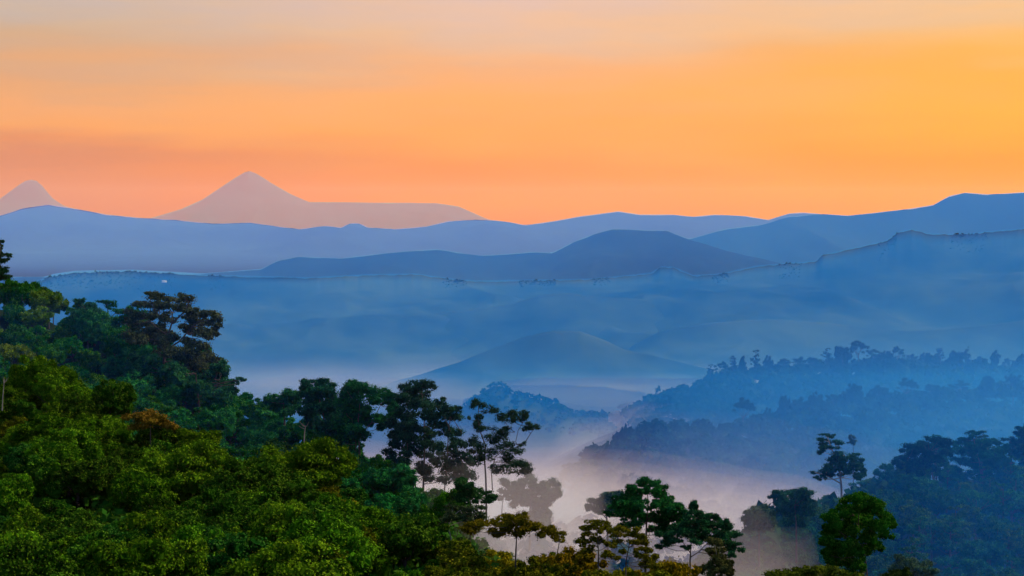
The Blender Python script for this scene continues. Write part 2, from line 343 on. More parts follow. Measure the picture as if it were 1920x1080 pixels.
slab('valley_mist', ust, y_, tp, -600, air_mat('mountain_air', (0.07, 0.27, 1.0), (1, 1, 1), 2.0e-4))
cV = lambda u: mn(mn(cC(u), fD(u) - 0.8), mn(poly(V1)(u), poly(V2)(u)) - 1.0)
y_, tp = between(24200, mixr(cC, cV, 1.0), 45500, cV)
slab('mountain_haze', ust[::1], y_, tp, -600, air_mat('far_mountain_air', (1.0, 0.26, 0.22), (1, 1, 1), 1.5e-4))

def fog(name, uc, ru, yc, ry, ztop, sc, seed, mat, layers=4, amp=0.5, bump=0.15, nu=70, ny=36, zb=None, tilt=0.0):
    us_ = np.linspace(uc - ru * 1.25, uc + ru * 1.25, nu); ys_ = np.linspace(yc - ry * 1.25, yc + ry * 1.25, ny)
    for k in range(layers):
        def top(U_, X_, Y_, k=k):
            zf = (floor_z(Y_) if zb is None else zb + 0 * Y_) - 3
            w = 1.15 - ((U_ - uc) / ru) ** 2 - ((Y_ - yc) / ry) ** 2 + fbm(X_ / sc, Y_ / sc, seed, 4) * amp
            w = w * np.clip((1.2 - np.abs(U_ - uc) / ru) * 2.5, 0, 1) * np.clip((1.2 - np.abs(Y_ - yc) / ry) * 2.5, 0, 1)
            w = np.clip((w - 0.64 * k / layers) / 0.7, 0, 1); w = w * w * (3 - 2 * w)
            h = np.maximum(ztop - tilt * X_ - zf, 2) * (1 - 0.5 * k / layers) * (1 + fbm(X_ / sc * 2.1, Y_ / sc * 2.1, seed + 5 + k, 3) * bump)
            return zf + h * w
        slab(name, us_, ys_, top, lambda x, y: (floor_z(y) if zb is None else zb + 0 * y) - 6, mat)
M_FOG = air_mat('valley_fog', (1.0, 0.76, 0.60), (1, 1, 1), 1.7e-3)
M_BLUE = air_mat('right_valley_air', (0.05, 0.30, 0.92), (1, 1, 1), 3.0e-4)  # air with a blue tint of its own, right side of the valley
fog('valley_mist', 150, 1000, 13500, 5200, float(slope_of(462) * 13500), 5000, 87, air_mat('plain_air', (0.12, 0.36, 1.0), (1, 1, 1), 2.2e-5), layers=4, amp=0.2, bump=0.03, zb=-520)
M_WISP = air_mat('fog_streak', (1.0, 0.80, 0.68), (1, 1, 1), 1.3e-3)
M_WISPMID = air_mat('fog_streak_mid', (1.0, 0.84, 0.78), (1, 1, 1), 6e-4)
M_THIN = air_mat('thin_fog', (1.0, 0.80, 0.68), (1, 1, 1), 2.6e-4)
M_WISPFAR = air_mat('fog_streak_far', (0.8, 0.82, 0.95), (1, 1, 1), 2.6e-4)
M_FOG2 = air_mat('thin_valley_fog', (0.75, 0.80, 1.0), (1, 1, 1), 2.6e-4)
M_FOG3 = air_mat('fog_veil', (1.0, 0.80, 0.68), (1, 1, 1), 2.2e-3)
fog('fog_bank', 1090, 720, 1220, 520, -188, 320, 61, M_FOG, layers=7, amp=0.9, tilt=0.08, bump=0.05, nu=90, ny=60)
fog('valley_mist', 2050, 1000, 1300, 900, -90, 600, 83, M_BLUE, layers=4, amp=0.3, bump=0.05)
fog('valley_mist', 1980, 520, 700, 270, -62, 300, 85, air_mat('wood_air', (0.0, 0.26, 1.0), (1, 1, 1), 3.0e-4), layers=3, amp=0.2, bump=0.04)
fog('fog_bank', 1250, 800, 1300, 560, -176, 300, 62, M_THIN, layers=4, amp=0.7, tilt=0.05, bump=0.06)
fog('fog_bank', 1200, 180, 2400, 480, -280, 300, 67, M_WISPMID, layers=5, amp=1.1)
fog('fog_bank', 820, 1300, 4600, 1800, -392, 900, 71, M_FOG2, layers=4, bump=0.08)
fog('fog_wisp', 930, 260, 520, 110, -68, 60, 73, M_FOG3, layers=4, amp=0.8)
fog('fog_wisp', 1360, 220, 570, 90, -102, 60, 79, M_FOG3, layers=3)

_w = np.random.default_rng(79)
for k, (uc, ru, yc, row, th) in enumerate([(1245, 70, 2300, 772, 18), (1225, 80, 2450, 752, 14), (1060, 160, 3400, 722, 26), (700, 260, 4300, 700, 30), (1180, 200, 3900, 706, 26)]):
    zt = float(slope_of(row) * yc); fog('fog_wisp', uc, ru, yc, yc * 0.07, zt, yc * 0.06, 140 + k, M_WISP if yc < 2000 else M_WISPMID if yc < 3000 else M_WISPFAR, layers=2, amp=1.2, nu=50, ny=20, zb=zt - th)

# ------------------------------------------------------------------ trees
def tube(pts, rad, n=6):
    pts = np.asarray(pts, float); v = []; f = []
    for i, p in enumerate(pts):
        d = pts[min(i + 1, len(pts) - 1)] - pts[max(i - 1, 0)]; d /= np.linalg.norm(d) + 1e-9
        a = np.cross(d, [0.3, 1, 0.1]); a /= np.linalg.norm(a) + 1e-9; b = np.cross(d, a)
        for k in range(n):
            t_ = 2 * math.pi * k / n; v.append(p + rad[i] * (math.cos(t_) * a + math.sin(t_) * b))
    for i in range(len(pts) - 1):
        for k in range(n):
            k2 = (k + 1) % n; f.append((i * n + k, i * n + k2, (i + 1) * n + k2, (i + 1) * n + k))
    return np.array(v), np.array(f)
def join(parts):
    v = []; f = []; o = 0
    for a, b in parts: v.append(a); f.append(b + o); o += len(a)
    return np.concatenate(v), np.concatenate(f)
def limb(a, b, r0, r1, rng, sag=0.12, n=5):
    a = np.array(a, float); b = np.array(b, float); L_ = np.linalg.norm(b - a)
    k = np.linspace(0, 1, n)[:, None]; pts = a + (b - a) * k
    pts += np.sin(k * math.pi) * (np.array([0, 0, -sag * L_]) + rng.normal(0, 0.04 * L_, 3))
    pts += rng.normal(0, 0.012 * L_, pts.shape) * (k > 0) * (k < 1)
    return tube(pts, np.linspace(r0, r1, n), 5)
def leaves(bl, leaf, cover, rng, under=0.45, flat=0.0, hull=0.0):
    """leaf sprays through a set of ellipsoid clumps [(x,y,z,rx,ry,rz)]: rhombic leaf tufts, denser near each clump's skin"""
    V = []; T = []; FV = []; off = 0
    for (x, y, z, rx, ry, rz) in bl:
        area = 4 * math.pi * ((rx * ry) ** 1.6 / 3 + (rx * rz) ** 1.6 / 3 + (ry * rz) ** 1.6 / 3) ** (1 / 1.6)
        n = max(6, int(cover * area / (leaf * leaf)))
        d = rng.normal(0, 1, (n, 3)); d /= np.linalg.norm(d, axis=1)[:, None]
        keep = (d[:, 2] > -0.25) | (rng.random(n) < under); d = d[keep]; n = len(d)
        rr = (1.04 - np.abs(rng.normal(0, 0.26, n))).clip(0.2, 1.04) * (1 + 0.14 * np.sin(d[:, 0] * 5 + x * 3) * np.cos(d[:, 1] * 5 + z * 2))
        rr *= np.where(rng.random(n) < 0.14, rng.uniform(1.05, 1.4, n), 1)
        c = np.array([x, y, z]) + d * rr[:, None] * np.array([rx, ry, rz])
        nn = d + rng.normal(0, 0.55, (n, 3)) + np.array([0, 0, 0.35 + flat]); nn /= np.linalg.norm(nn, axis=1)[:, None]
        a = np.cross(nn, rng.normal(0, 1, (n, 3))); a /= np.linalg.norm(a, axis=1)[:, None]; b = np.cross(nn, a)
        s = leaf * rng.uniform(0.55, 1.25, n)[:, None]
        q = np.stack([c - a * s * 0.62, c - b * s * 0.36 + nn * s * .08, c + a * s * 0.62, c + b * s * 0.36 + nn * s * .08], 1)
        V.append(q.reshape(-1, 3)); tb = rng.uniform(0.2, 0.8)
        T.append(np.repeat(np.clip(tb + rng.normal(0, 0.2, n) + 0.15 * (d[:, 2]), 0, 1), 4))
        FV.append(np.arange(n * 4).reshape(n, 4) + off); off += n * 4
        if hull > 0:                                       # twiggy heart of the clump: coarse leaf mass that closes the view through it
            m = 26; th = rng.uniform(0, 2 * math.pi, m); ph = np.arccos(rng.uniform(-1, 1, m))
            c = np.array([x, y, z]) + np.stack([np.cos(th) * np.sin(ph) * rx, np.sin(th) * np.sin(ph) * ry, np.cos(ph) * rz], 1) * 0.55
            nn = rng.normal(0, 1, (m, 3)); nn /= np.linalg.norm(nn, axis=1)[:, None]
            a = np.cross(nn, rng.normal(0, 1, (m, 3))); a /= np.linalg.norm(a, axis=1)[:, None]; b = np.cross(nn, a)
            s = hull * min(rx, rz)
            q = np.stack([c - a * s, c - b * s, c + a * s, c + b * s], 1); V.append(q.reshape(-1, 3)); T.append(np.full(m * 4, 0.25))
            FV.append(np.arange(m * 4).reshape(m, 4) + off); off += m * 4
    return np.concatenate(V), np.concatenate(FV), np.concatenate(T)

# prototypes of forest trees (base at origin, metres)
def proto_round(seed, R=6.0, H=11.0, leaf=0.36, cover=0.72, squash=0.72, nb=48):
    rng = np.random.default_rng(seed); bl = []; cz = H - R * squash
    lob = [(rng.uniform(0, 2 * math.pi), rng.uniform(0.2, 0.62) * R, rng.uniform(-0.25, 0.25) * R, rng.uniform(0.42, 0.62) * R) for _ in range(6)]
    for k in range(nb):
        a, d0, dz, lr = lob[k % 6]
        th = rng.uniform(0, 2 * math.pi); ph = math.acos(rng.uniform(-0.15, 1))
        x = math.cos(a) * d0 + math.cos(th) * math.sin(ph) * lr; y = math.sin(a) * d0 + math.sin(th) * math.sin(ph) * lr
        z = cz + dz + math.cos(ph) * lr * squash * 1.1; r = rng.uniform(0.12, 0.24) * R
        bl.append((x, y, z, r, r, r * rng.uniform(0.62, 0.85)))
    for a, d0, dz, lr in lob: bl.append((math.cos(a) * d0, math.sin(a) * d0, cz + dz - 0.1 * R, lr * .85, lr * .85, lr * 0.75))
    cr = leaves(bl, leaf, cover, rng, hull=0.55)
    tr = [tube([(0, 0, -6), (0.1, 0, cz * 0.4), (0.2, 0.1, cz)], [0.42, 0.3, 0.16], 7)]
    for b in bl[:10]: tr.append(limb((0.1, 0, cz * rng.uniform(0.45, 0.8)), b[:3], 0.16, 0.05, rng))
    return cr, join(tr)
def proto_tall(seed, R=5.5, H=20.0, leaf=0.5, cover=0.62, gap=0.5):
    rng = np.random.default_rng(seed); bl = []; tr = []; tw = rng.normal(0, 0.5, 2)
    tk = [(0, 0, -8), (tw[0] * .3, tw[1] * .3, H * 0.3), (tw[0], tw[1], H * 0.6), (tw[0] * 1.3, tw[1], H * 0.92)]
    tr.append(tube(tk, [0.5, 0.38, 0.25, 0.08], 7)); nt_ = 5
    for i in range(nt_):
        h = H * (gap + (0.95 - gap) * i / (nt_ - 1)); w = R * (1.0 - 0.55 * (i / (nt_ - 1)) ** 1.5) * rng.uniform(0.8, 1.1)
        for k in range(5 - i // 2):
            a = rng.uniform(0, 2 * math.pi); d0 = w * rng.uniform(0.35, 0.95)
            c = np.array([tw[0] + math.cos(a) * d0, tw[1] + math.sin(a) * d0, h + rng.uniform(-1, 1)]); r = rng.uniform(0.28, 0.42) * w + 0.7
            tr.append(limb((tw[0] * .8, tw[1] * .8, h - d0 * 0.45), c, 0.13, 0.04, rng))
            for q in range(4):
                e = c + rng.normal(0, 0.5, 3) * r * (1, 1, .35); rr = r * rng.uniform(0.4, 0.65)
                bl.append((*e, rr, rr, rr * rng.uniform(0.42, 0.65)))
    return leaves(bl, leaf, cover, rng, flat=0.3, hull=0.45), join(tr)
def proto_umbrella(seed, R=6.5, H=17.0, leaf=0.5, cover=0.7):
    rng = np.random.default_rng(seed); bl = []; tr = [tube([(0, 0, -8), (0.3, 0, H * .35), (0.1, 0.2, H * 0.6)], [0.5, 0.36, 0.24], 7)]
    for k in range(24):
        a = rng.uniform(0, 2 * math.pi); d0 = R * math.sqrt(rng.uniform(0.02, 0.95)); z = H - 1.2 - (d0 / R) ** 2 * R * 0.45 - (k % 3) * 1.1
        c = (math.cos(a) * d0, math.sin(a) * d0, z); r = rng.uniform(0.2, 0.33) * R
        bl.append((*c, r, r, r * 0.42))
        if k % 2 == 0: tr.append(limb((0.1, 0.1, H * rng.uniform(0.4, 0.6)), c, 0.17, 0.05, rng, sag=-0.02))
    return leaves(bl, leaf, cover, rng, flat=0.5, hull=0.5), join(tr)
def make_meshes(cr, tr, bark=None):
    return mesh('crown', cr[0], cr[1], M_LEAF, cr[2]), mesh('trunk', tr[0], tr[1], bark or M_BARK, smooth=True)
def place(name, loc, me, color, label, group=None, rz=0.0, s=(1, 1, 1), cat='tree'):
    e = empty(name, loc); e.rotation_euler = (0, 0, rz); e.scale = s
    c = link('crown', me[0], e); c.color = (*color, 1); link('trunk', me[1], e)
    tag(e, label, cat, group); return e
ROUND = [make_meshes(*proto_round(100 + i, R=[6, 6.6, 5.6, 6.2, 5.8, 6.4, 6, 5.4][i], squash=[.72, .6, .85, .7, .95, .65, .8, .75][i])) for i in range(8)]
BIG = [make_meshes(*proto_round(150 + i, R=[9.2, 8.4, 9.8, 8.8][i], H=15.0, squash=[.7, .85, .62, .78][i], nb=95)) for i in range(4)]
TALL = [make_meshes(*proto_tall(200 + i, R=[5.5, 4.6, 6.2, 5, 5.8, 4.2][i], gap=[.45, .55, .4, .5, .35, .6][i])) for i in range(6)]
UMB = [make_meshes(*proto_umbrella(300 + i, R=[6.5, 7.2, 5.8, 7.5][i], H=[15, 17, 14, 18][i])) for i in range(4)]

# colours of the foliage itself
G_BRIGHT = (0.070, 0.180, 0.005); G_MID = (0.036, 0.115, 0.006); G_DEEP = (0.020, 0.105, 0.010); G_OLIVE = (0.115, 0.150, 0.006)
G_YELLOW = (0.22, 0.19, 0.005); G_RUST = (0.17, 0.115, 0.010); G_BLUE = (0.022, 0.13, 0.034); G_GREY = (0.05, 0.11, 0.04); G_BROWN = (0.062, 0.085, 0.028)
TINTS = {'bright': (G_BRIGHT, 'bright green'), 'mid': (G_MID, 'mid green'), 'deep': (G_DEEP, 'deep green'), 'olive': (G_OLIVE, 'olive green'), 'yellow': (G_YELLOW, 'yellowish'),
         'blue': (G_BLUE, 'dark bluish green'), 'grey': (G_GREY, 'greyish green'), 'brown': (G_BROWN, 'brownish')}
rnd = random.Random(5)
KEEP_OUT = []                                       # hero trees stand here: (px0, px1, D0, D1)
def scatter(k, u0, u1, y0, y1, step, pick, seed, margin=0.0):
    rg = random.Random(seed); H = NEAR[k]; out = []
    y = y0; row = 0
    while y < y1:
        x0, x1 = (u0 - 960) / F * y, (u1 - 960) / F * y; x = x0 + (row % 2) * step * 0.5
        while x < x1:
            xx = x + rg.uniform(-.32, .32) * step; yy = y + rg.uniform(-.32, .32) * step; u = 960 + F * xx / yy
            if yy < float(H['D'](u)) + margin:
                zc = float(hill_z(k, np.float64(xx), np.float64(yy), True)); zg = float(ground_z(np.array([xx]), np.array([yy]))[0])
                others = max(float(hill_z(q, np.float64(xx), np.float64(yy))) for q in NEAR if q != k)
                px, py = to_px(xx, yy, zc)
                if zc - H['h'] > others - 1 and -70 < px < 1990 and py < 1150: out.append((xx, yy, zg, px, py, rg))
            x += step
        y += step * 0.92; row += 1
    return out
count = 0
_ur = np.random.default_rng(66); _uy = _ur.uniform(205, 470, 5200); _uu = _ur.uniform(-80, 1320, 5200); _ux = (_uu - 960) / F * _uy
UNDER = np.stack([_ux, _uy, ground_z(_ux, _uy) + 0.3], 1)
# 1. near slope: rounded crowns packed together
def near_tint(px, py, rg):
    if 215 < px < 355 and 750 < py < 850: return 'mid'
    if px > 860 and py < 1090: return rg.choice(['yellow', 'olive', 'olive', 'yellow'])
    if px > 620: return rg.choice(['olive', 'mid', 'olive', 'bright', 'deep'])
    if py < 760: return rg.choice(['olive', 'bright', 'olive', 'mid', 'bright', 'mid'])
    if px > 400: return rg.choice(['bright', 'mid', 'olive', 'deep', 'mid', 'bright'])
    return rg.choice(['bright', 'mid', 'mid', 'deep', 'mid', 'bright', 'bright'])
def zone_near(px, py):
    v = 'along the crest' if py < 780 else ('halfway down' if py < 930 else 'at the foot')
    return v, ('far left end' if px < 240 else 'left part' if px < 520 else 'middle' if px < 800 else 'right tip')
for (x, y, z, px, py, rg) in scatter('near', -60, 1290, 222, 470, 9.0, None, 31, 4):
    tk = near_tint(px, py, rg); col, nm = TINTS[tk]; v, hz = zone_near(px, py)
    lump = max(-0.45 if px < 690 else -0.12, float(fbm(np.float64(x / 17), np.float64(y / 22), 91, 2)))          # crowns stand in clumps with gullies between
    big = rg.random() < 0.30 and lump > -0.15 and px < 650; s = rg.uniform(0.85, 1.12) if big else rg.uniform(0.62, 1.05)
    kk = rg.randrange(8); jit = rg.uniform(0.6, 1.35); col = (col[0] * jit * rg.uniform(.8, 1.25), col[1] * jit, col[2] * jit)
    z_ = z - (1.2 if px < 690 else 3.6 if px < 1010 else 0.6) + lump * 6.0 + rg.uniform(-0.8, 0.8) - (3.5 if big else 0)
    place('broadleaf_tree', (x, y, z_), BIG[kk % 4] if big else ROUND[kk], col, f'{nm} rounded tree {v} on the near slope, {hz}', f'{nm} round trees {v} of the near slope, {hz}', rg.uniform(0, 6.28), (s, s, s * rg.uniform(0.85, 1.2))); count += 1
# 2. second slope on the left, bluer with distance
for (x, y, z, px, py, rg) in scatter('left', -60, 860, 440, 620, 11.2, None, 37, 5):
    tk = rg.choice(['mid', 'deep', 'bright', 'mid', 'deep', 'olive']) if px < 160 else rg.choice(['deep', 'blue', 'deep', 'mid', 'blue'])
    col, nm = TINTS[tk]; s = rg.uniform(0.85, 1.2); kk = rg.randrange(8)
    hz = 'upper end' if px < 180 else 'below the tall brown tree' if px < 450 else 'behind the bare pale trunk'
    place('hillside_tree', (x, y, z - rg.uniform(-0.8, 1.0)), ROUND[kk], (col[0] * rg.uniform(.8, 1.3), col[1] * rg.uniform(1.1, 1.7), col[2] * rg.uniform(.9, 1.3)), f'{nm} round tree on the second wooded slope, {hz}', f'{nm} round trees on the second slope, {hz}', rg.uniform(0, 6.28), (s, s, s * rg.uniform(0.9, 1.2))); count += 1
# 3. dark wood on the right
for (x, y, z, px, py, rg) in scatter('wood', 1330, 2010, 500, 880, 14.5, None, 41, 6):
    big = px > 1660; pr = rg.choice([TALL, ROUND, UMB, ROUND, TALL] if big else [ROUND, ROUND, UMB]); tk = rg.choice(['blue', 'deep', 'blue', 'mid'])
    col, nm = TINTS[tk]; s = rg.uniform(0.95, 1.3) * (1.0 if pr is not ROUND else 1.35) * (1.0 if big else 0.85)
    kind = {id(TALL): 'tall ragged', id(ROUND): 'full rounded', id(UMB): 'flat topped'}[id(pr)]
    hz = 'under the frame edge' if px > 1860 else 'high part' if px > 1660 else 'low foggy end'
    place('wood_tree', (x, y, z - 0.5 if pr is not ROUND else z + 3), rg.choice(pr), col, f'{kind} {nm} tree in the dark wood, {hz}', f'{kind} {nm} trees of the dark wood, {hz}', rg.uniform(0, 6.28), (s, s, s)); count += 1
print('scattered', count)
# 4. tree tops that stand out on the two misty spurs; the rest of those woods is one mass each
def far_trees(k, picks, label):
    n = 0
    for (px, row, hgt, w) in picks:
        row -= 5
        D = float(NEAR[k]['D'](np.array(px * 1.0))) - 6; x, y, zt = P(px, row, D); rg = random.Random(px)
        z = float(ground_z(np.array([x]), np.array([y]))[0]); hh = max(zt - z, 9.0)
        pr = rg.choice([TALL, UMB, ROUND] if hgt else [ROUND, UMB]); me = rg.choice(pr)
        H0 = {id(TALL): 20.0, id(UMB): 16.0, id(ROUND): 11.0}[id(pr)]; R0 = {id(TALL): 5.5, id(UMB): 6.6, id(ROUND): 6.3}[id(pr)]
        sx = w / F * D / 2 / R0
        place('distant_tree', (x, y, z), me, (0.010, 0.04, 0.012), label[0], label[1], rg.uniform(0, 6.28), (sx, sx, hh / H0)); n += 1
    return n
SP = [(1152, 822, 0, 16), (1172, 798, 1, 24), (1190, 812, 0, 22), (1212, 802, 0, 24), (1236, 793, 0, 30), (1262, 794, 0, 30), (1288, 797, 0, 28), (1312, 803, 0, 20), (1332, 800, 0, 24), (1356, 795, 0, 30), (1394, 752, 1, 40), (1415, 775, 0, 26), (1440, 770, 0, 30), (1470, 735, 1, 30), (1500, 742, 1, 32), (1530, 738, 0, 36), (1562, 730, 1, 34), (1600, 722, 0, 40), (1650, 720, 1, 36), (1700, 715, 0, 40), (1750, 712, 1, 36), (1800, 712, 0, 40), (1850, 708, 1, 38), (1900, 705, 0, 40)]
RI = [(1234, 722, 1, 12), (1262, 730, 0, 22), (1290, 722, 0, 22), (1332, 689, 1, 24), (1352, 686, 0, 22), (1374, 672, 1, 20), (1395, 668, 0, 24), (1418, 660, 1, 20), (1440, 672, 0, 28), (1470, 678, 0, 26), (1500, 668, 0, 30), (1525, 664, 0, 26), (1552, 658, 1, 24), (1580, 652, 0, 34), (1610, 648, 0, 36), (1640, 662, 0, 26), (1664, 656, 1, 26), (1684, 648, 1, 26), (1710, 664, 0, 24), (1738, 660, 0, 28), (1765, 658, 1, 26), (1795, 664, 0, 28), (1815, 656, 1, 20), (1840, 668, 0, 26), (1866, 660, 1, 26), (1892, 672, 0, 28), (1912, 664, 0, 26)]
far_trees('spur', SP, ('blue silhouetted tree on the crest of the nearer misty spur', 'trees along the nearer misty spur'))
far_trees('rise', RI, ('pale blue silhouetted tree on the crest of the farther misty rise', 'trees along the farther misty rise'))
def far_wood(name, pts, size, nq, col, seed, leafk=0.34):
    rng = np.random.default_rng(seed); pts = np.asarray(pts); n = len(pts); sz = size * rng.uniform(0.55, 1.35, n) * np.where(rng.random(n) < 0.12, 1.5, 1)
    d = rng.normal(0, 1, (n, nq, 3)); d /= np.linalg.norm(d, axis=2)[..., None]; d[..., 2] = np.abs(d[..., 2]) * 1.1 - 0.15
    c = pts[:, None] + d * sz[:, None, None] * np.array([1, 1, 0.95]) * rng.uniform(0.6, 1.05, (n, nq, 1)) + np.array([0, 0, 1]) * sz[:, None, None] * 0.6
    nn = d + rng.normal(0, 0.5, d.shape); nn /= np.linalg.norm(nn, axis=2)[..., None]
    a = np.cross(nn, rng.normal(0, 1, d.shape)); a /= np.linalg.norm(a, axis=2)[..., None]; b = np.cross(nn, a)
    s = (sz[:, None, None] * leafk) * rng.uniform(0.7, 1.3, (n, nq, 1))
    q = np.stack([c - a * s, c - b * s * .8, c + a * s, c + b * s * .8], 2).reshape(-1, 3)
    o = link(name, mesh(name, q, np.arange(len(q)).reshape(-1, 4), M_LEAF, np.repeat(rng.uniform(0, 1, n), nq * 4))); o.color = (*col, 1); tag(o, kind='stuff'); return o
def hill_points(k, u0, u1, y0, y1, n, seed, near_crest=2.6):
    rng = np.random.default_rng(seed); u = rng.uniform(u0, u1, n); D = NEAR[k]['D'](u); y = D + 12 - (D - y0) * rng.random(n) ** near_crest
    x = (u - 960) / F * y; return np.stack([x, y, ground_z(x, y) + NEAR[k]['h'] * 0.55], 1)
far_wood('misty_forest', hill_points('spur', 1080, 2200, 1250, 1900, 2600, 1), 6.0, 60, (0.01, 0.04, 0.01), 2, 0.26)
far_wood('misty_forest', hill_points('rise', 1180, 2200, 2100, 2700, 2600, 3), 7.0, 44, (0.01, 0.04, 0.01), 4, 0.3)
far_wood('undergrowth', UNDER, 1.7, 26, (0.022, 0.10, 0.008), 67, 0.34)
_fr = np.random.default_rng(55); _fy = _fr.uniform(680, 1640, 1100); _fu = _fr.uniform(820, 1700, 1100); _fx = (_fu - 960) / F * _fy
far_wood('misty_forest', np.stack([_fx, _fy, ground_z(_fx, _fy) + 5], 1), 6.5, 60, (0.012, 0.05, 0.014), 56, 0.28)
us_ = np.arange(-120, 2050, 2.2); rg_ = np.random.default_rng(8)
def crest_pts(Xa, Ya, Za, n, seed, depth=5, lift=1.0):
    rng = np.random.default_rng(seed); ns, nu = Xa.shape; c = 45
    i = c - (rng.random(n) ** 2.2 * depth); i0 = np.floor(i).astype(int).clip(0, ns - 2); fi = i - i0; j = rng.uniform(0, nu - 2, n); j0 = j.astype(int); fj = j - j0
    g = lambda A: (A[i0, j0] * (1 - fj) + A[i0, j0 + 1] * fj) * (1 - fi) + (A[i0 + 1, j0] * (1 - fj) + A[i0 + 1, j0 + 1] * fj) * fi
    return np.stack([g(Xa), g(Ya), g(Za) + lift], 1)
_cp = crest_pts(*A_[:3], 9000, 9, 5, -1.5); _cu = 960 + F * _cp[:, 0] / _cp[:, 1]
far_wood('distant_forest', _cp[(_cu < 330) | (vnoise(_cu / 45, _cu * 0, 3) > 0.62)], 2.6, 12, (0.012, 0.05, 0.012), 10, 0.5)

far_wood('distant_forest', crest_pts(*MD_[:3], 6000, 21, 14), 3.6, 14, (0.012, 0.05, 0.012), 22, 0.5)

# ------------------------------------------------------------------ single trees that stand out, clump by clump
def hero(name, label, D, clumps, trunks, color, origin=(0, 0), zoom=1.0, leaf=0.42, cover=0.6, seed=1, cat='tree', depth=0.8, limbs=True, spread=1.42, bark=None, sub=3, hull=0.5, r0=0.45, group=None):
    """clumps (x, y, rx, ry) and trunk polylines read off an enlarged view of the photo; each gets real size at distance D and a depth of its own"""
    rng = np.random.default_rng(seed); m = D / F
    cv = lambda x, y: (origin[0] + x / zoom, origin[1] + y / zoom)
    bx, by = cv(*trunks[0][0]); base = P(bx, by, D)
    xs = [cv(c[0], c[1])[0] for c in clumps]; halfw = (max(xs) - min(xs)) / 2 * m + 1.0
    bl = []; tr = []; cen = []
    for c in clumps:
        px, py = cv(c[0], c[1]); rx = c[2] / zoom * m * spread; rz = (c[3] if len(c) > 3 else c[2]) / zoom * m * spread
        dx = (px - (max(xs) + min(xs)) / 2) * m; room = math.sqrt(max(halfw ** 2 - dx ** 2, 1.0)) * depth
        dy = rng.uniform(-room, room); q = P(px, py, D + dy) - base; ry = max(min(rx, rz * 1.6), 0.5); cen.append((q, rx, rz))
        if sub <= 1: bl.append((*q, rx, ry, rz)); continue
        for k in range(sub + 2):
            o = rng.uniform(-1, 1, 3) * np.array([rx, ry, rz]) * 0.62; f_ = rng.uniform(0.42, 0.62)
            bl.append((*(q + o), rx * f_ + 0.1, ry * f_ + 0.1, rz * f_ + 0.1))
    pts3 = []
    for ti, t in enumerate(trunks):
        pts = np.array([P(*cv(*p), D) - base for p in t]); pts[:, 1] += 0 if ti == 0 else np.linspace(0, rng.uniform(-1.5, 1.5), len(pts))
        if ti == 0:
            pts = np.concatenate([pts[:1] - np.array([0, 0, 7.0]), pts])
        w = np.linspace(r0 if ti == 0 else r0 * 0.5, r0 * 0.28 if ti == 0 else r0 * 0.2, len(pts)); tr.append(tube(pts, w, 7)); pts3 += [p for p in pts[1:]]
    if limbs:
        pp = np.array(pts3)
        fine = np.concatenate([pp[:-1] + (pp[1:] - pp[:-1]) * k for k in (0, .33, .66)] + [pp[-1:]]) if len(pp) > 1 else pp
        for q, rx, rz in cen:
            lower = fine[fine[:, 2] < q[2] - 0.1] if (fine[:, 2] < q[2] - 0.1).any() else fine
            d = np.linalg.norm((lower - q) * (1, .6, 1.0), axis=1); a = lower[np.argmin(d)]
            tr.append(limb(a, q, r0 * 0.3, 0.05, rng, sag=0.08))
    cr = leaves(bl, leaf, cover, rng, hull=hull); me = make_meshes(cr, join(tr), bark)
    e = empty(name, base); c = link('crown', me[0], e); c.color = (*color, 1); link('trunk', me[1], e); tag(e, label, cat, group); return e

Z3 = dict(zoom=3.0)
O1 = (0, 400)      # view of the upper left
hero('broadleaf_tree', 'great spreading brown-leaved tree rising above the left slope against blue hills', 545,
     [(835, 450, 22, 8), (880, 462, 60, 18), (940, 470, 55, 20), (1040, 478, 60, 22), (780, 508, 30, 12), (850, 515, 60, 20), (920, 520, 60, 22), (1000, 525, 60, 22), (1070, 545, 50, 22), (760, 570, 48, 24), (730, 605, 30, 18), (820, 570, 60, 20), (900, 575, 60, 26), (1110, 580, 60, 24), (1180, 560, 48, 20), (1215, 590, 30, 22), (1060, 600, 60, 24), (1150, 620, 60, 22), (1210, 650, 30, 24), (1090, 650, 60, 24), (1180, 690, 40, 20), (960, 600, 30, 16), (790, 645, 66, 30), (870, 650, 60, 28), (930, 660, 40, 30), (1130, 670, 50, 22), (930, 715, 60, 30), (1060, 715, 40, 18), (850, 705, 80, 34), (760, 690, 60, 36), (1100, 750, 70, 38), (1160, 800, 60, 36), (1000, 780, 60, 34), (1090, 830, 80, 40), (1180, 860, 60, 40), (930, 790, 60, 40)],
     [[(920, 1010), (918, 870), (930, 760), (945, 690), (965, 620), (970, 560)], [(930, 770), (1010, 720), (1070, 650), (1110, 610)], [(945, 690), (880, 640), (830, 590)], [(965, 620), (1030, 560), (1060, 500)]],
     G_BROWN, O1, **Z3, leaf=0.5, cover=0.62, seed=11, sub=4, r0=0.6)
hero('broadleaf_tree', 'dark bluish shoulder of foliage hanging below the great brown tree', 535,
     [(1220, 860, 40, 30), (1250, 900, 40, 34), (1180, 930, 60, 44), (1270, 960, 50, 40), (1100, 920, 70, 50), (1020, 900, 60, 50), (1300, 1000, 40, 30), (1220, 1010, 60, 40), (1120, 1010, 70, 44), (1030, 990, 60, 44), (1345, 935, 22, 10), (1370, 942, 14, 8), (1318, 950, 22, 12), (960, 880, 50, 40), (780, 800, 60, 50), (840, 860, 60, 50), (760, 880, 60, 50)],
     [[(1120, 1090), (1110, 1000), (1100, 900)], [(1110, 1000), (1260, 950), (1340, 938)]], (0.024, 0.12, 0.035), O1, **Z3, leaf=0.5, seed=12, sub=4)
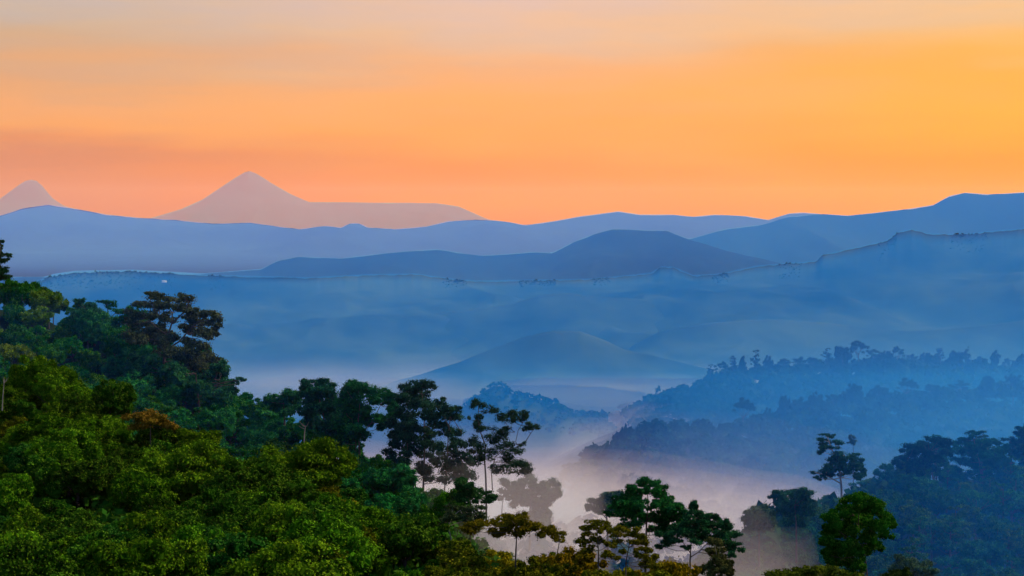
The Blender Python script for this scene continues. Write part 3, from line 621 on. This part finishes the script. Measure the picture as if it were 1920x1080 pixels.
hero('umbrella_tree', 'small umbrella-topped dark tree sticking out left of the great brown tree', 590,
     [(575, 497, 34, 10), (610, 503, 32, 12), (630, 518, 26, 10), (650, 545, 32, 9), (680, 556, 18, 8), (612, 535, 18, 8), (700, 590, 18, 14), (600, 600, 60, 26)],
     [[(610, 700), (612, 620), (608, 560), (600, 515)], [(612, 600), (640, 570), (660, 552)]], G_BLUE, O1, **Z3, leaf=0.42, seed=13, sub=3, r0=0.3, depth=0.5)
hero('broadleaf_tree', 'dark pointed crown left of the umbrella-topped tree', 585,
     [(430, 500, 26, 16), (455, 492, 18, 10), (470, 530, 50, 26), (520, 530, 40, 24), (500, 570, 60, 34), (560, 570, 50, 30), (450, 590, 50, 40), (540, 620, 70, 40), (620, 640, 60, 34), (480, 650, 60, 40), (660, 700, 60, 44)],
     [[(500, 760), (500, 640), (480, 540)]], (0.024, 0.12, 0.035), O1, **Z3, leaf=0.42, seed=14, sub=4, r0=0.35)
hero('conifer_tree', 'dark conifer cut by the left edge, its tiers ragged against the sky', 600,
     [(4, 168, 12, 16), (2, 205, 14, 14), (30, 240, 34, 10), (50, 232, 14, 7), (8, 262, 30, 14), (-20, 240, 30, 20), (30, 318, 26, 12), (6, 330, 36, 16), (46, 352, 24, 10), (10, 372, 44, 18), (-40, 300, 40, 26), (-50, 350, 40, 30)],
     [[(-6, 460), (-4, 330), (0, 240), (3, 155)]], (0.014, 0.06, 0.02), O1, **Z3, leaf=0.4, seed=15, sub=3, r0=0.35, depth=0.6)
hero('broadleaf_tree', 'little peaked crown breaking the skyline of the left slope', 600,
     [(310, 462, 16, 10), (300, 480, 24, 14), (330, 500, 24, 16), (285, 505, 30, 16), (215, 452, 26, 12), (250, 475, 30, 18), (340, 530, 30, 20), (260, 520, 50, 24)],
     [[(300, 610), (305, 540), (306, 480)]], G_DEEP, O1, **Z3, leaf=0.42, seed=16, sub=3, r0=0.25)
O3 = (480, 660)    # view of the tree row in the middle
hero('forest_tree', 'small round dark tree at the left end of the tall tree row', 520,
     [(100, 262, 44, 24), (150, 240, 44, 24), (205, 235, 34, 22), (220, 270, 34, 30), (170, 290, 60, 34), (100, 300, 50, 28), (200, 320, 40, 26), (60, 280, 26, 18)],
     [[(160, 420), (160, 330), (155, 270)]], G_BLUE, O3, **Z3, leaf=0.42, seed=21, spread=1.6, sub=4)
hero('forest_tree', 'broad dark tree with a domed top, second in the tall row', 510,
     [(300, 180, 34, 20), (345, 172, 44, 20), (390, 190, 40, 18), (280, 215, 30, 24), (340, 220, 40, 20), (400, 225, 44, 24), (300, 260, 46, 34), (370, 280, 66, 44), (300, 320, 50, 40), (440, 290, 54, 40), (380, 350, 66, 40), (320, 390, 50, 34), (450, 370, 50, 40), (410, 430, 60, 36), (470, 470, 44, 34)],
     [[(400, 600), (395, 480), (380, 360), (350, 240)]], (0.016, 0.095, 0.035), O3, **Z3, leaf=0.42, seed=22, spread=1.6, sub=4)
hero('forest_tree', 'wide dark umbrella-crowned tree on a bare trunk, third in the tall row', 500,
     [(530, 175, 40, 14), (500, 196, 36, 14), (580, 188, 56, 20), (640, 205, 50, 22), (560, 222, 70, 24), (690, 232, 48, 22), (740, 248, 36, 18), (500, 250, 50, 26), (600, 262, 66, 24), (560, 300, 60, 34), (700, 275, 50, 20), (760, 290, 30, 30), (500, 320, 50, 34), (540, 370, 60, 34), (600, 350, 26, 34), (650, 378, 56, 22), (720, 372, 44, 22), (770, 340, 24, 28), (500, 420, 50, 34), (570, 430, 60, 34), (620, 400, 30, 20), (600, 470, 44, 20), (530, 480, 50, 26), (480, 500, 40, 22), (720, 420, 40, 24)],
     [[(585, 640), (582, 560), (578, 480), (575, 380), (585, 280)], [(560, 600), (562, 520), (558, 450), (540, 380)], [(578, 470), (650, 400), (700, 300)]], (0.014, 0.11, 0.026), O3, **Z3, leaf=0.4, seed=23, spread=1.6, sub=4, r0=0.38)
hero('forest_tree', 'tallest dark tree of the row, its high crown full of light gaps', 490,
     [(925, 178, 46, 22), (885, 200, 30, 18), (975, 185, 30, 20), (825, 205, 28, 20), (905, 235, 50, 24), (860, 260, 44, 26), (960, 245, 32, 20), (815, 270, 30, 24), (930, 285, 56, 26), (1000, 285, 40, 20), (1035, 280, 22, 16), (870, 320, 56, 30), (960, 340, 56, 28), (1040, 330, 40, 22), (1110, 340, 40, 22), (1140, 325, 24, 14), (1100, 370, 40, 20), (820, 345, 34, 28), (1000, 385, 50, 26), (860, 390, 50, 30), (790, 400, 44, 34), (920, 420, 40, 24), (1060, 430, 44, 24), (980, 450, 44, 26), (860, 450, 44, 28), (790, 470, 44, 34), (1110, 470, 40, 26), (930, 500, 40, 26), (1000, 520, 40, 24), (1130, 520, 36, 26), (830, 530, 40, 26), (770, 540, 34, 26), (900, 560, 44, 26), (1080, 570, 46, 30), (970, 590, 40, 26), (740, 590, 34, 24), (850, 610, 50, 30), (1150, 590, 40, 30), (930, 640, 50, 30), (1040, 640, 50, 30), (780, 650, 50, 26), (1170, 640, 44, 30), (1110, 690, 50, 28), (880, 690, 60, 28), (1000, 700, 60, 26), (1200, 690, 36, 26)],
     [[(940, 790), (945, 650), (950, 500), (945, 380), (935, 240)], [(850, 760), (855, 600), (850, 450), (850, 300)], [(1060, 780), (1075, 620), (1080, 470), (1090, 370)], [(1180, 780), (1160, 620), (1090, 440), (1045, 330)]], (0.020, 0.065, 0.030), O3, **Z3, leaf=0.36, cover=0.62, seed=24, sub=3, hull=0.4, r0=0.36, spread=1.75)
hero('slender_tree', 'slender airy tree with small separate leaf tufts, right end of the row', 470,
     [(1255, 298, 38, 26), (1240, 285, 22, 16), (1310, 322, 40, 20), (1335, 330, 22, 14), (1385, 368, 36, 22), (1420, 350, 36, 22), (1465, 345, 36, 20), (1505, 345, 28, 20), (1515, 375, 26, 20), (1440, 385, 28, 16), (1525, 412, 22, 14), (1530, 440, 26, 18), (1570, 422, 24, 17), (1510, 515, 12, 9), (1478, 528, 16, 9), (1248, 350, 20, 24), (1260, 395, 28, 26), (1270, 438, 28, 20), (1205, 490, 34, 20), (1240, 510, 34, 20), (1345, 455, 50, 22), (1395, 440, 26, 22), (1330, 490, 44, 24), (1390, 490, 40, 24), (1255, 550, 40, 24), (1215, 560, 22, 16), (1350, 550, 50, 24), (1420, 530, 34, 22), (1440, 570, 44, 24), (1290, 600, 36, 22), (1390, 600, 50, 26), (1475, 620, 44, 26), (1250, 610, 34, 20), (1330, 650, 40, 22), (1420, 660, 50, 26), (1500, 660, 40, 26), (1520, 640, 24, 14), (1190, 372, 12, 10)],
     [[(1295, 800), (1292, 700), (1285, 600), (1292, 530), (1262, 450), (1248, 380), (1252, 310)], [(1330, 780), (1325, 680), (1345, 590), (1410, 540), (1462, 500), (1475, 440), (1500, 400)], [(1462, 520), (1510, 515), (1545, 460), (1572, 428)], [(1292, 540), (1220, 500)], [(1160, 460), (1130, 410), (1110, 380)]], (0.022, 0.06, 0.024), O3, **Z3, leaf=0.34, cover=0.62, seed=25, sub=3, hull=0.3, r0=0.28, depth=0.35, spread=1.45)
hero('forest_tree', 'grey tree half lost in the fog right of the slender tree', 640,
     [(1640, 740, 40, 20), (1610, 755, 36, 22), (1670, 760, 34, 24), (1690, 790, 26, 22), (1640, 790, 50, 28), (1590, 790, 44, 26), (1560, 740, 34, 20), (1520, 720, 40, 24), (1480, 760, 50, 30), (1540, 780, 44, 26), (1600, 840, 50, 30), (1650, 835, 36, 24), (1540, 850, 50, 34), (1460, 830, 50, 34), (1610, 890, 40, 34), (1550, 930, 60, 40), (1600, 960, 50, 40), (1420, 740, 40, 26), (1400, 800, 40, 30)],
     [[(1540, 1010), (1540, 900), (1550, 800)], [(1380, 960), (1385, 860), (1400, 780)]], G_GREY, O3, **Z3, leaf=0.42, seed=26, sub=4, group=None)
hero('young_tree', 'small dark green tree with a forked stem in front of the fog', 325,
     [(1150, 720, 26, 14), (1180, 732, 30, 20), (1140, 755, 22, 20), (1200, 755, 30, 20), (1160, 775, 34, 22), (1215, 785, 34, 20), (1250, 790, 30, 20), (1180, 810, 40, 24), (1240, 822, 40, 20), (1310, 795, 24, 10), (1325, 820, 24, 16), (1300, 835, 26, 14), (1210, 845, 34, 16)],
     [[(1205, 960), (1208, 880), (1205, 820), (1185, 750)], [(1208, 900), (1270, 870), (1310, 835)]], (0.02, 0.09, 0.02), O3, **Z3, leaf=0.26, seed=27, sub=3, r0=0.16, depth=0.6)
hero('young_tree', 'greyish feathery tree beneath the small forked tree', 318,
     [(1150, 890, 50, 16), (1220, 900, 50, 18), (1260, 880, 30, 12), (1100, 880, 34, 14), (1080, 920, 40, 18), (1160, 930, 44, 16), (1230, 940, 50, 20), (1050, 950, 40, 18)],
     [[(1100, 1060), (1080, 980), (1110, 920), (1150, 890)], [(1080, 980), (1180, 950), (1230, 905)]], (0.05, 0.085, 0.03), O3, **Z3, leaf=0.26, seed=28, sub=3, r0=0.16, bark=M_PALEBARK)
OR = (1080, 880); Z5 = dict(zoom=5.4)   # view of the low middle right
hero('forest_tree', 'dark green tree with a peaked crown and one light gap standing in the fog', 350,
     [(720, 125, 70, 30), (660, 150, 50, 26), (790, 150, 50, 26), (600, 205, 66, 34), (690, 210, 40, 34), (860, 205, 50, 34), (790, 240, 50, 40), (560, 255, 60, 36), (620, 290, 30, 40), (500, 300, 80, 40), (430, 330, 70, 40), (380, 370, 50, 26), (370, 440, 60, 24), (440, 395, 70, 40), (540, 360, 80, 44), (660, 380, 70, 44), (860, 300, 60, 50), (760, 360, 60, 40), (920, 320, 60, 44), (860, 400, 80, 50), (960, 390, 70, 44), (1030, 400, 60, 40), (1080, 440, 50, 34), (520, 460, 90, 44), (640, 470, 80, 44), (760, 470, 70, 44), (480, 540, 70, 34), (600, 550, 70, 34), (880, 500, 80, 50), (980, 500, 80, 50), (900, 580, 80, 44), (760, 610, 34, 24), (860, 640, 50, 30)],
     [[(705, 900), (710, 700), (712, 600), (718, 500), (730, 380), (722, 180)], [(715, 560), (600, 460), (480, 400)], [(716, 520), (860, 420), (960, 380)]], (0.014, 0.12, 0.026), OR, **Z5, leaf=0.3, cover=0.6, seed=31, spread=1.6, sub=4, r0=0.26)
hero('forest_tree', 'wide dark tree with a thin spike on top and a forked bare trunk', 340,
     [(1180, 345, 26, 24), (1165, 380, 24, 16), (1205, 400, 22, 30), (1220, 450, 50, 30), (1150, 470, 50, 34), (1300, 470, 40, 24), (1390, 465, 34, 22), (1250, 510, 70, 40), (1150, 540, 70, 44), (1060, 560, 80, 44), (1340, 520, 60, 36), (1420, 540, 50, 34), (1520, 540, 26, 26), (1480, 580, 60, 34), (1540, 600, 50, 34), (1360, 600, 80, 44), (1240, 600, 80, 44), (1620, 665, 46, 18), (1560, 660, 50, 36), (1460, 660, 70, 44), (1120, 640, 80, 40), (990, 640, 70, 40), (900, 690, 60, 40), (1000, 710, 60, 30), (1240, 680, 80, 36), (1350, 690, 70, 40), (1600, 740, 60, 20), (1530, 740, 50, 40), (1560, 800, 40, 26), (1570, 860, 34, 20), (1670, 815, 26, 18), (880, 780, 60, 26), (940, 760, 60, 26), (1110, 790, 40, 16), (1200, 740, 50, 22), (1450, 740, 50, 40)],
     [[(1155, 1060), (1155, 920), (1160, 860), (1165, 760), (1180, 620)], [(1158, 890), (1240, 840), (1320, 760), (1420, 680)], [(1160, 850), (1100, 760), (1030, 690)], [(1180, 640), (1215, 500), (1185, 350)]], (0.018, 0.10, 0.036), OR, **Z5, leaf=0.3, cover=0.6, seed=32, spread=1.6, sub=4, r0=0.22)
hero('forest_tree', 'pale rounded tree faded by fog behind the peaked green tree', 600,
     [(340, 260, 70, 36), (420, 250, 60, 30), (270, 310, 60, 36), (200, 340, 60, 36), (150, 390, 44, 34), (220, 400, 60, 40), (300, 360, 80, 50), (400, 330, 80, 50)],
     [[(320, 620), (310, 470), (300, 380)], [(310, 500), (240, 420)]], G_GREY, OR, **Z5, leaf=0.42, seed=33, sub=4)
hero('young_tree', 'olive tree with drooping sprays against pink fog beside the forked trunk', 295,
     [(1400, 760, 60, 40), (1380, 830, 50, 40), (1440, 850, 60, 44), (1480, 920, 60, 44), (1410, 930, 60, 40), (1350, 990, 70, 34), (1280, 1010, 50, 24), (1250, 1040, 50, 20), (1480, 1000, 70, 44), (1540, 960, 40, 30), (1560, 1040, 40, 34), (1420, 1050, 80, 40)],
     [[(1400, 1150), (1400, 1000), (1420, 850)]], (0.07, 0.085, 0.022), OR, **Z5, leaf=0.26, seed=34, sub=4, r0=0.14, bark=M_PALEBARK)
hero('young_tree', 'golden-green flat-topped tree on the near crest, left of its twin', 270,
     [(180, 545, 70, 22), (260, 540, 70, 24), (110, 590, 50, 22), (200, 590, 80, 24), (290, 590, 50, 26), (120, 640, 60, 24), (220, 640, 40, 22), (60, 590, 20, 10), (350, 620, 40, 24), (150, 720, 70, 30), (60, 720, 60, 30), (250, 720, 34, 26), (330, 760, 40, 22), (300, 850, 50, 30), (120, 800, 80, 34), (380, 880, 60, 26)],
     [[(225, 1000), (228, 860), (222, 740), (215, 620)], [(226, 800), (150, 720)], [(224, 760), (320, 650)]], (0.12, 0.125, 0.006), OR, **Z5, leaf=0.24, seed=35, sub=3, r0=0.15)
hero('young_tree', 'golden-green flat-topped tree on the near crest with a thin dark stem', 265,
     [(430, 600, 70, 22), (520, 610, 80, 26), (610, 615, 70, 24), (380, 650, 60, 28), (470, 660, 80, 26), (570, 670, 80, 26), (650, 680, 60, 28), (700, 740, 40, 26), (440, 720, 60, 22), (560, 730, 60, 20), (640, 740, 50, 26), (390, 770, 34, 20), (700, 830, 60, 34), (620, 850, 34, 34), (760, 900, 60, 40), (720, 950, 60, 36), (820, 960, 60, 36), (460, 840, 34, 24)],
     [[(505, 1010), (508, 920), (525, 840), (540, 760), (535, 680)], [(525, 840), (450, 760), (420, 680)], [(530, 800), (620, 740), (660, 700)]], (0.13, 0.13, 0.006), OR, **Z5, leaf=0.24, seed=36, sub=3, r0=0.13)
OW = (1280, 760)   # view of the lower right
hero('forest_tree', 'full bright green tree on a thin trunk before the dark blue wood', 300,
     [(1000, 515, 50, 20), (940, 530, 50, 24), (1050, 540, 50, 26), (920, 570, 54, 30), (1000, 575, 66, 34), (1090, 580, 50, 30), (880, 610, 50, 32), (1140, 620, 44, 32), (960, 640, 70, 40), (1050, 640, 66, 40), (1165, 660, 36, 30), (850, 660, 50, 34), (1110, 690, 56, 40), (820, 710, 40, 32), (900, 710, 60, 40), (1000, 720, 70, 44), (1060, 760, 60, 36), (1150, 730, 36, 24), (810, 760, 36, 30), (860, 790, 56, 40), (950, 800, 66, 40), (1040, 820, 50, 30), (1100, 790, 36, 22), (800, 830, 34, 26), (860, 860, 50, 30), (930, 880, 60, 36), (990, 890, 36, 34), (940, 935, 60, 30)],
     [[(1045, 1010), (1036, 940), (1028, 870), (1010, 780), (990, 680), (990, 560)], [(1015, 820), (920, 740), (870, 700)], [(1000, 740), (1090, 680)]], (0.022, 0.125, 0.008), OW, **Z3, leaf=0.28, cover=0.62, seed=41, sub=5, r0=0.2, spread=1.3)
hero('emergent_tree', 'tall gaunt tree with tiered tufts standing above the dark wood', 690,
     [(800, 168, 26, 8), (835, 172, 22, 10), (795, 195, 30, 12), (855, 205, 44, 13), (885, 218, 24, 10), (800, 225, 34, 14), (850, 235, 30, 12), (785, 262, 24, 12), (775, 245, 18, 8), (900, 280, 54, 20), (950, 288, 40, 18), (850, 310, 50, 20), (920, 320, 56, 22), (980, 320, 36, 22), (820, 340, 44, 20), (880, 350, 44, 20), (950, 350, 44, 24), (1005, 360, 26, 26), (810, 375, 40, 18), (860, 385, 36, 16), (785, 400, 24, 16), (960, 390, 40, 22), (740, 378, 26, 8), (752, 405, 16, 8), (1000, 400, 26, 20)],
     [[(895, 560), (893, 460), (885, 380), (870, 310), (840, 250), (815, 180)], [(888, 400), (960, 330)], [(890, 440), (800, 390), (745, 380)]], (0.02, 0.09, 0.035), OW, **Z3, leaf=0.46, cover=0.6, seed=42, sub=3, r0=0.55, bark=M_PALEBARK, depth=0.6)
hero('emergent_tree', 'faint wispy treetop just right of the tall gaunt tree', 900,
     [(950, 180, 16, 12), (965, 195, 18, 12), (940, 205, 14, 8), (958, 215, 12, 8)],
     [[(960, 420), (962, 300), (958, 190)]], G_GREY, OW, **Z3, leaf=0.4, cover=0.5, seed=43, sub=3, r0=0.25, depth=0.5)
hero('emergent_tree', 'dark domed tree leading the high shoulder of the blue wood', 760,
     [(1385, 190, 40, 14), (1440, 200, 50, 18), (1350, 215, 44, 18), (1300, 235, 44, 20), (1480, 215, 30, 18), (1410, 235, 60, 26), (1260, 265, 40, 22), (1225, 300, 36, 20), (1205, 330, 22, 20), (1320, 270, 60, 30), (1400, 280, 50, 30), (1480, 260, 34, 22), (1280, 320, 50, 26), (1350, 330, 60, 34), (1440, 310, 40, 20), (1300, 370, 50, 30), (1250, 350, 30, 22)],
     [[(1415, 520), (1412, 440), (1400, 360), (1390, 260)], [(1412, 460), (1330, 380), (1260, 310)]], (0.014, 0.065, 0.035), OW, **Z3, leaf=0.5, seed=44, sub=4, r0=0.45)
hero('emergent_tree', 'dark green crown with a raised flat tuft, middle of the high blue wood', 780,
     [(1620, 152, 30, 8), (1655, 155, 28, 10), (1630, 172, 20, 8), (1590, 190, 40, 14), (1560, 215, 40, 18), (1620, 215, 50, 20), (1690, 210, 50, 18), (1740, 215, 40, 20), (1540, 255, 40, 22), (1600, 260, 60, 30), (1680, 260, 60, 30), (1750, 260, 44, 28), (1800, 250, 34, 26), (1620, 310, 70, 30), (1720, 310, 70, 34), (1800, 310, 50, 34), (1560, 310, 40, 20)],
     [[(1680, 520), (1680, 420), (1670, 320), (1640, 200)], [(1680, 380), (1750, 280)]], (0.016, 0.10, 0.035), OW, **Z3, leaf=0.5, seed=45, sub=4, r0=0.45)
hero('emergent_tree', 'ragged dark tree cut by the right edge above the blue wood', 790,
     [(1910, 130, 30, 12), (1895, 155, 30, 14), (1930, 165, 40, 22), (1830, 190, 30, 12), (1860, 205, 34, 14), (1900, 200, 40, 20), (1850, 240, 34, 18), (1910, 250, 44, 26), (1880, 280, 40, 24), (1940, 300, 44, 34)],
     [[(1925, 460), (1920, 340), (1915, 240), (1912, 140)], [(1918, 280), (1850, 215)]], (0.014, 0.065, 0.04), OW, **Z3, leaf=0.5, seed=46, sub=3, r0=0.45)
hero('forest_tree', 'round-headed tree at the low end of the blue wood, rising from the fog', 660,
     [(545, 500, 40, 20), (510, 515, 26, 12), (600, 490, 50, 22), (650, 490, 44, 22), (700, 510, 40, 24), (560, 540, 46, 30), (640, 540, 70, 36), (730, 540, 34, 30), (600, 590, 60, 36), (690, 590, 60, 36), (640, 640, 70, 36)],
     [[(640, 780), (638, 660), (630, 560)]], (0.02, 0.09, 0.035), OW, **Z3, leaf=0.46, seed=47, sub=4)
hero('forest_tree', 'smooth faded dome of a tree lowest in the wood, wrapped in fog', 640,
     [(400, 590, 46, 26), (440, 585, 40, 22), (370, 620, 36, 26), (430, 630, 60, 34), (480, 620, 40, 30), (390, 670, 44, 34), (460, 680, 50, 34)],
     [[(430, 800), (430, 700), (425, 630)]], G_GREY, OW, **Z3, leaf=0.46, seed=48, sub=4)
hero('forest_tree', 'pale grey dome-shaped tree at the bottom edge beneath the blue wood', 520,
     [(1270, 880, 60, 26), (1220, 900, 50, 26), (1330, 905, 50, 30), (1290, 930, 70, 30), (1370, 950, 50, 26), (1200, 950, 60, 34), (1280, 970, 80, 40)],
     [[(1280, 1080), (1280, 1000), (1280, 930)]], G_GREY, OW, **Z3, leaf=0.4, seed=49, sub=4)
hero('bush', 'olive bush on the near crest left of the bright green tree', 262,
     [(560, 940, 40, 14), (540, 965, 60, 24), (700, 912, 20, 8), (740, 925, 50, 18), (800, 920, 60, 22), (870, 920, 50, 20), (690, 945, 60, 24), (780, 955, 80, 30), (880, 960, 70, 30), (620, 970, 60, 24), (960, 970, 60, 26)],
     [[(740, 1060), (740, 1000), (742, 940)]], (0.075, 0.11, 0.008), OW, **Z3, leaf=0.24, seed=50, sub=4, r0=0.12, cat='bush')
hero('bush', 'dark green bush at the bottom edge right of the bright green tree', 258,
     [(1200, 940, 40, 12), (1260, 920, 14, 8), (1265, 938, 20, 10), (1240, 955, 50, 18), (1180, 965, 60, 20)],
     [[(1230, 1040), (1232, 980), (1250, 930)]], (0.03, 0.06, 0.010), OW, **Z3, leaf=0.24, seed=51, sub=3, r0=0.1, cat='bush')
OC = (640, 760)    # golden bushes on the crest of the near slope
hero('broadleaf_tree', 'golden tree with a small knob on top at the right tip of the near slope', 305,
     [(1015, 612, 26, 14), (930, 625, 46, 18), (960, 655, 60, 26), (890, 660, 50, 22), (1040, 650, 40, 20), (1110, 675, 50, 20), (1160, 690, 34, 16), (1060, 690, 60, 26), (980, 700, 70, 30), (880, 710, 60, 30), (1150, 730, 50, 26), (1230, 722, 30, 10), (1215, 745, 30, 16), (790, 660, 40, 18), (750, 680, 50, 20), (700, 700, 50, 22)],
     [[(980, 860), (985, 760), (990, 680)], [(1210, 860), (1225, 780), (1228, 730)]], (0.15, 0.13, 0.006), OC, **Z3, leaf=0.26, seed=52, sub=4, r0=0.2)
hero('broadleaf_tree', 'rust-tinged tree glowing orange among green crowns of the near slope', 385,
     [(255, 784, 17, 8), (280, 780, 17, 8), (296, 790, 20, 9), (268, 795, 20, 8), (318, 797, 12, 6)],
     [[(282, 850), (282, 815), (282, 790)]], G_RUST, leaf=0.34, seed=53, sub=4, r0=0.25)
# bare pale trunks
def snag(label, D, line, r0):
    pts = np.array([P(*p, D) for p in line]); base = pts[0].copy(); rng = np.random.default_rng(int(D)); tr = [tube(pts - base, np.linspace(r0, r0 * 0.3, len(pts)), 6)]
    for k in range(4): 
        a = pts[-1] - base; q = pts[max(0, len(pts) - 2)] - base; m_ = q + (a - q) * rng.uniform(0.2, 0.9); tr.append(limb(m_, m_ + np.array([rng.uniform(-1.8, 1.8), rng.uniform(-1, 1), rng.uniform(0.6, 1.8)]), r0 * 0.3, 0.03, rng))
    e = empty('dead_tree', base); v, f = join(tr); link('trunk', mesh('trunk', v, f, M_PALEBARK, smooth=True), e); tag(e, label, 'dead tree')
snag('bare pale trunk standing in front of the dark tree row', 440, [(569, 850), (570, 830), (571, 812), (573, 798)], 0.22)
snag('bare pale stalk among bushes at the upper left of the near slope', 400, [(4, 770), (5, 745), (7, 725), (8, 708)], 0.16)

# small white house high on the hill ridge behind the great tree
hx, hy, hz = P(308, 528, 5950)
he = empty('farmhouse', (hx, hy, hz)); he.scale = (0.8, 0.8, 0.6); M_WALL = noise_mat('white_wall', (0.75, 0.75, 0.72), (0.82, 0.82, 0.8), 1.0); M_ROOF = noise_mat('tin_roof', (0.55, 0.57, 0.6), (0.7, 0.72, 0.74), 0.6)
bv = lambda x0, y0, z0, x1, y1, z1: (np.array([(x0, y0, z0), (x1, y0, z0), (x1, y1, z0), (x0, y1, z0), (x0, y0, z1), (x1, y0, z1), (x1, y1, z1), (x0, y1, z1)], float), np.array([(0, 3, 2, 1), (4, 5, 6, 7), (0, 1, 5, 4), (1, 2, 6, 5), (2, 3, 7, 6), (3, 0, 4, 7)]))
v, f = bv(-9, -5, -6, 9, 5, 3.2); link('wall', mesh('wall', v, f, M_WALL), he)
v = np.array([(-10, -6, 3.2), (10, -6, 3.2), (10, 6, 3.2), (-10, 6, 3.2), (-10, 0, 7), (10, 0, 7)], float); f = np.array([(0, 1, 5, 4), (2, 3, 4, 5), (0, 4, 3, 3), (1, 2, 5, 5), (0, 3, 2, 1)]); f[2] = (3, 0, 4, 4)
link('roof', mesh('roof', v, [(0, 1, 5, 4), (2, 3, 4, 5), (0, 3, 2, 1)], M_ROOF), he)
tag(he, 'tiny white farmhouse near the crest of the hazy blue hills', 'house')
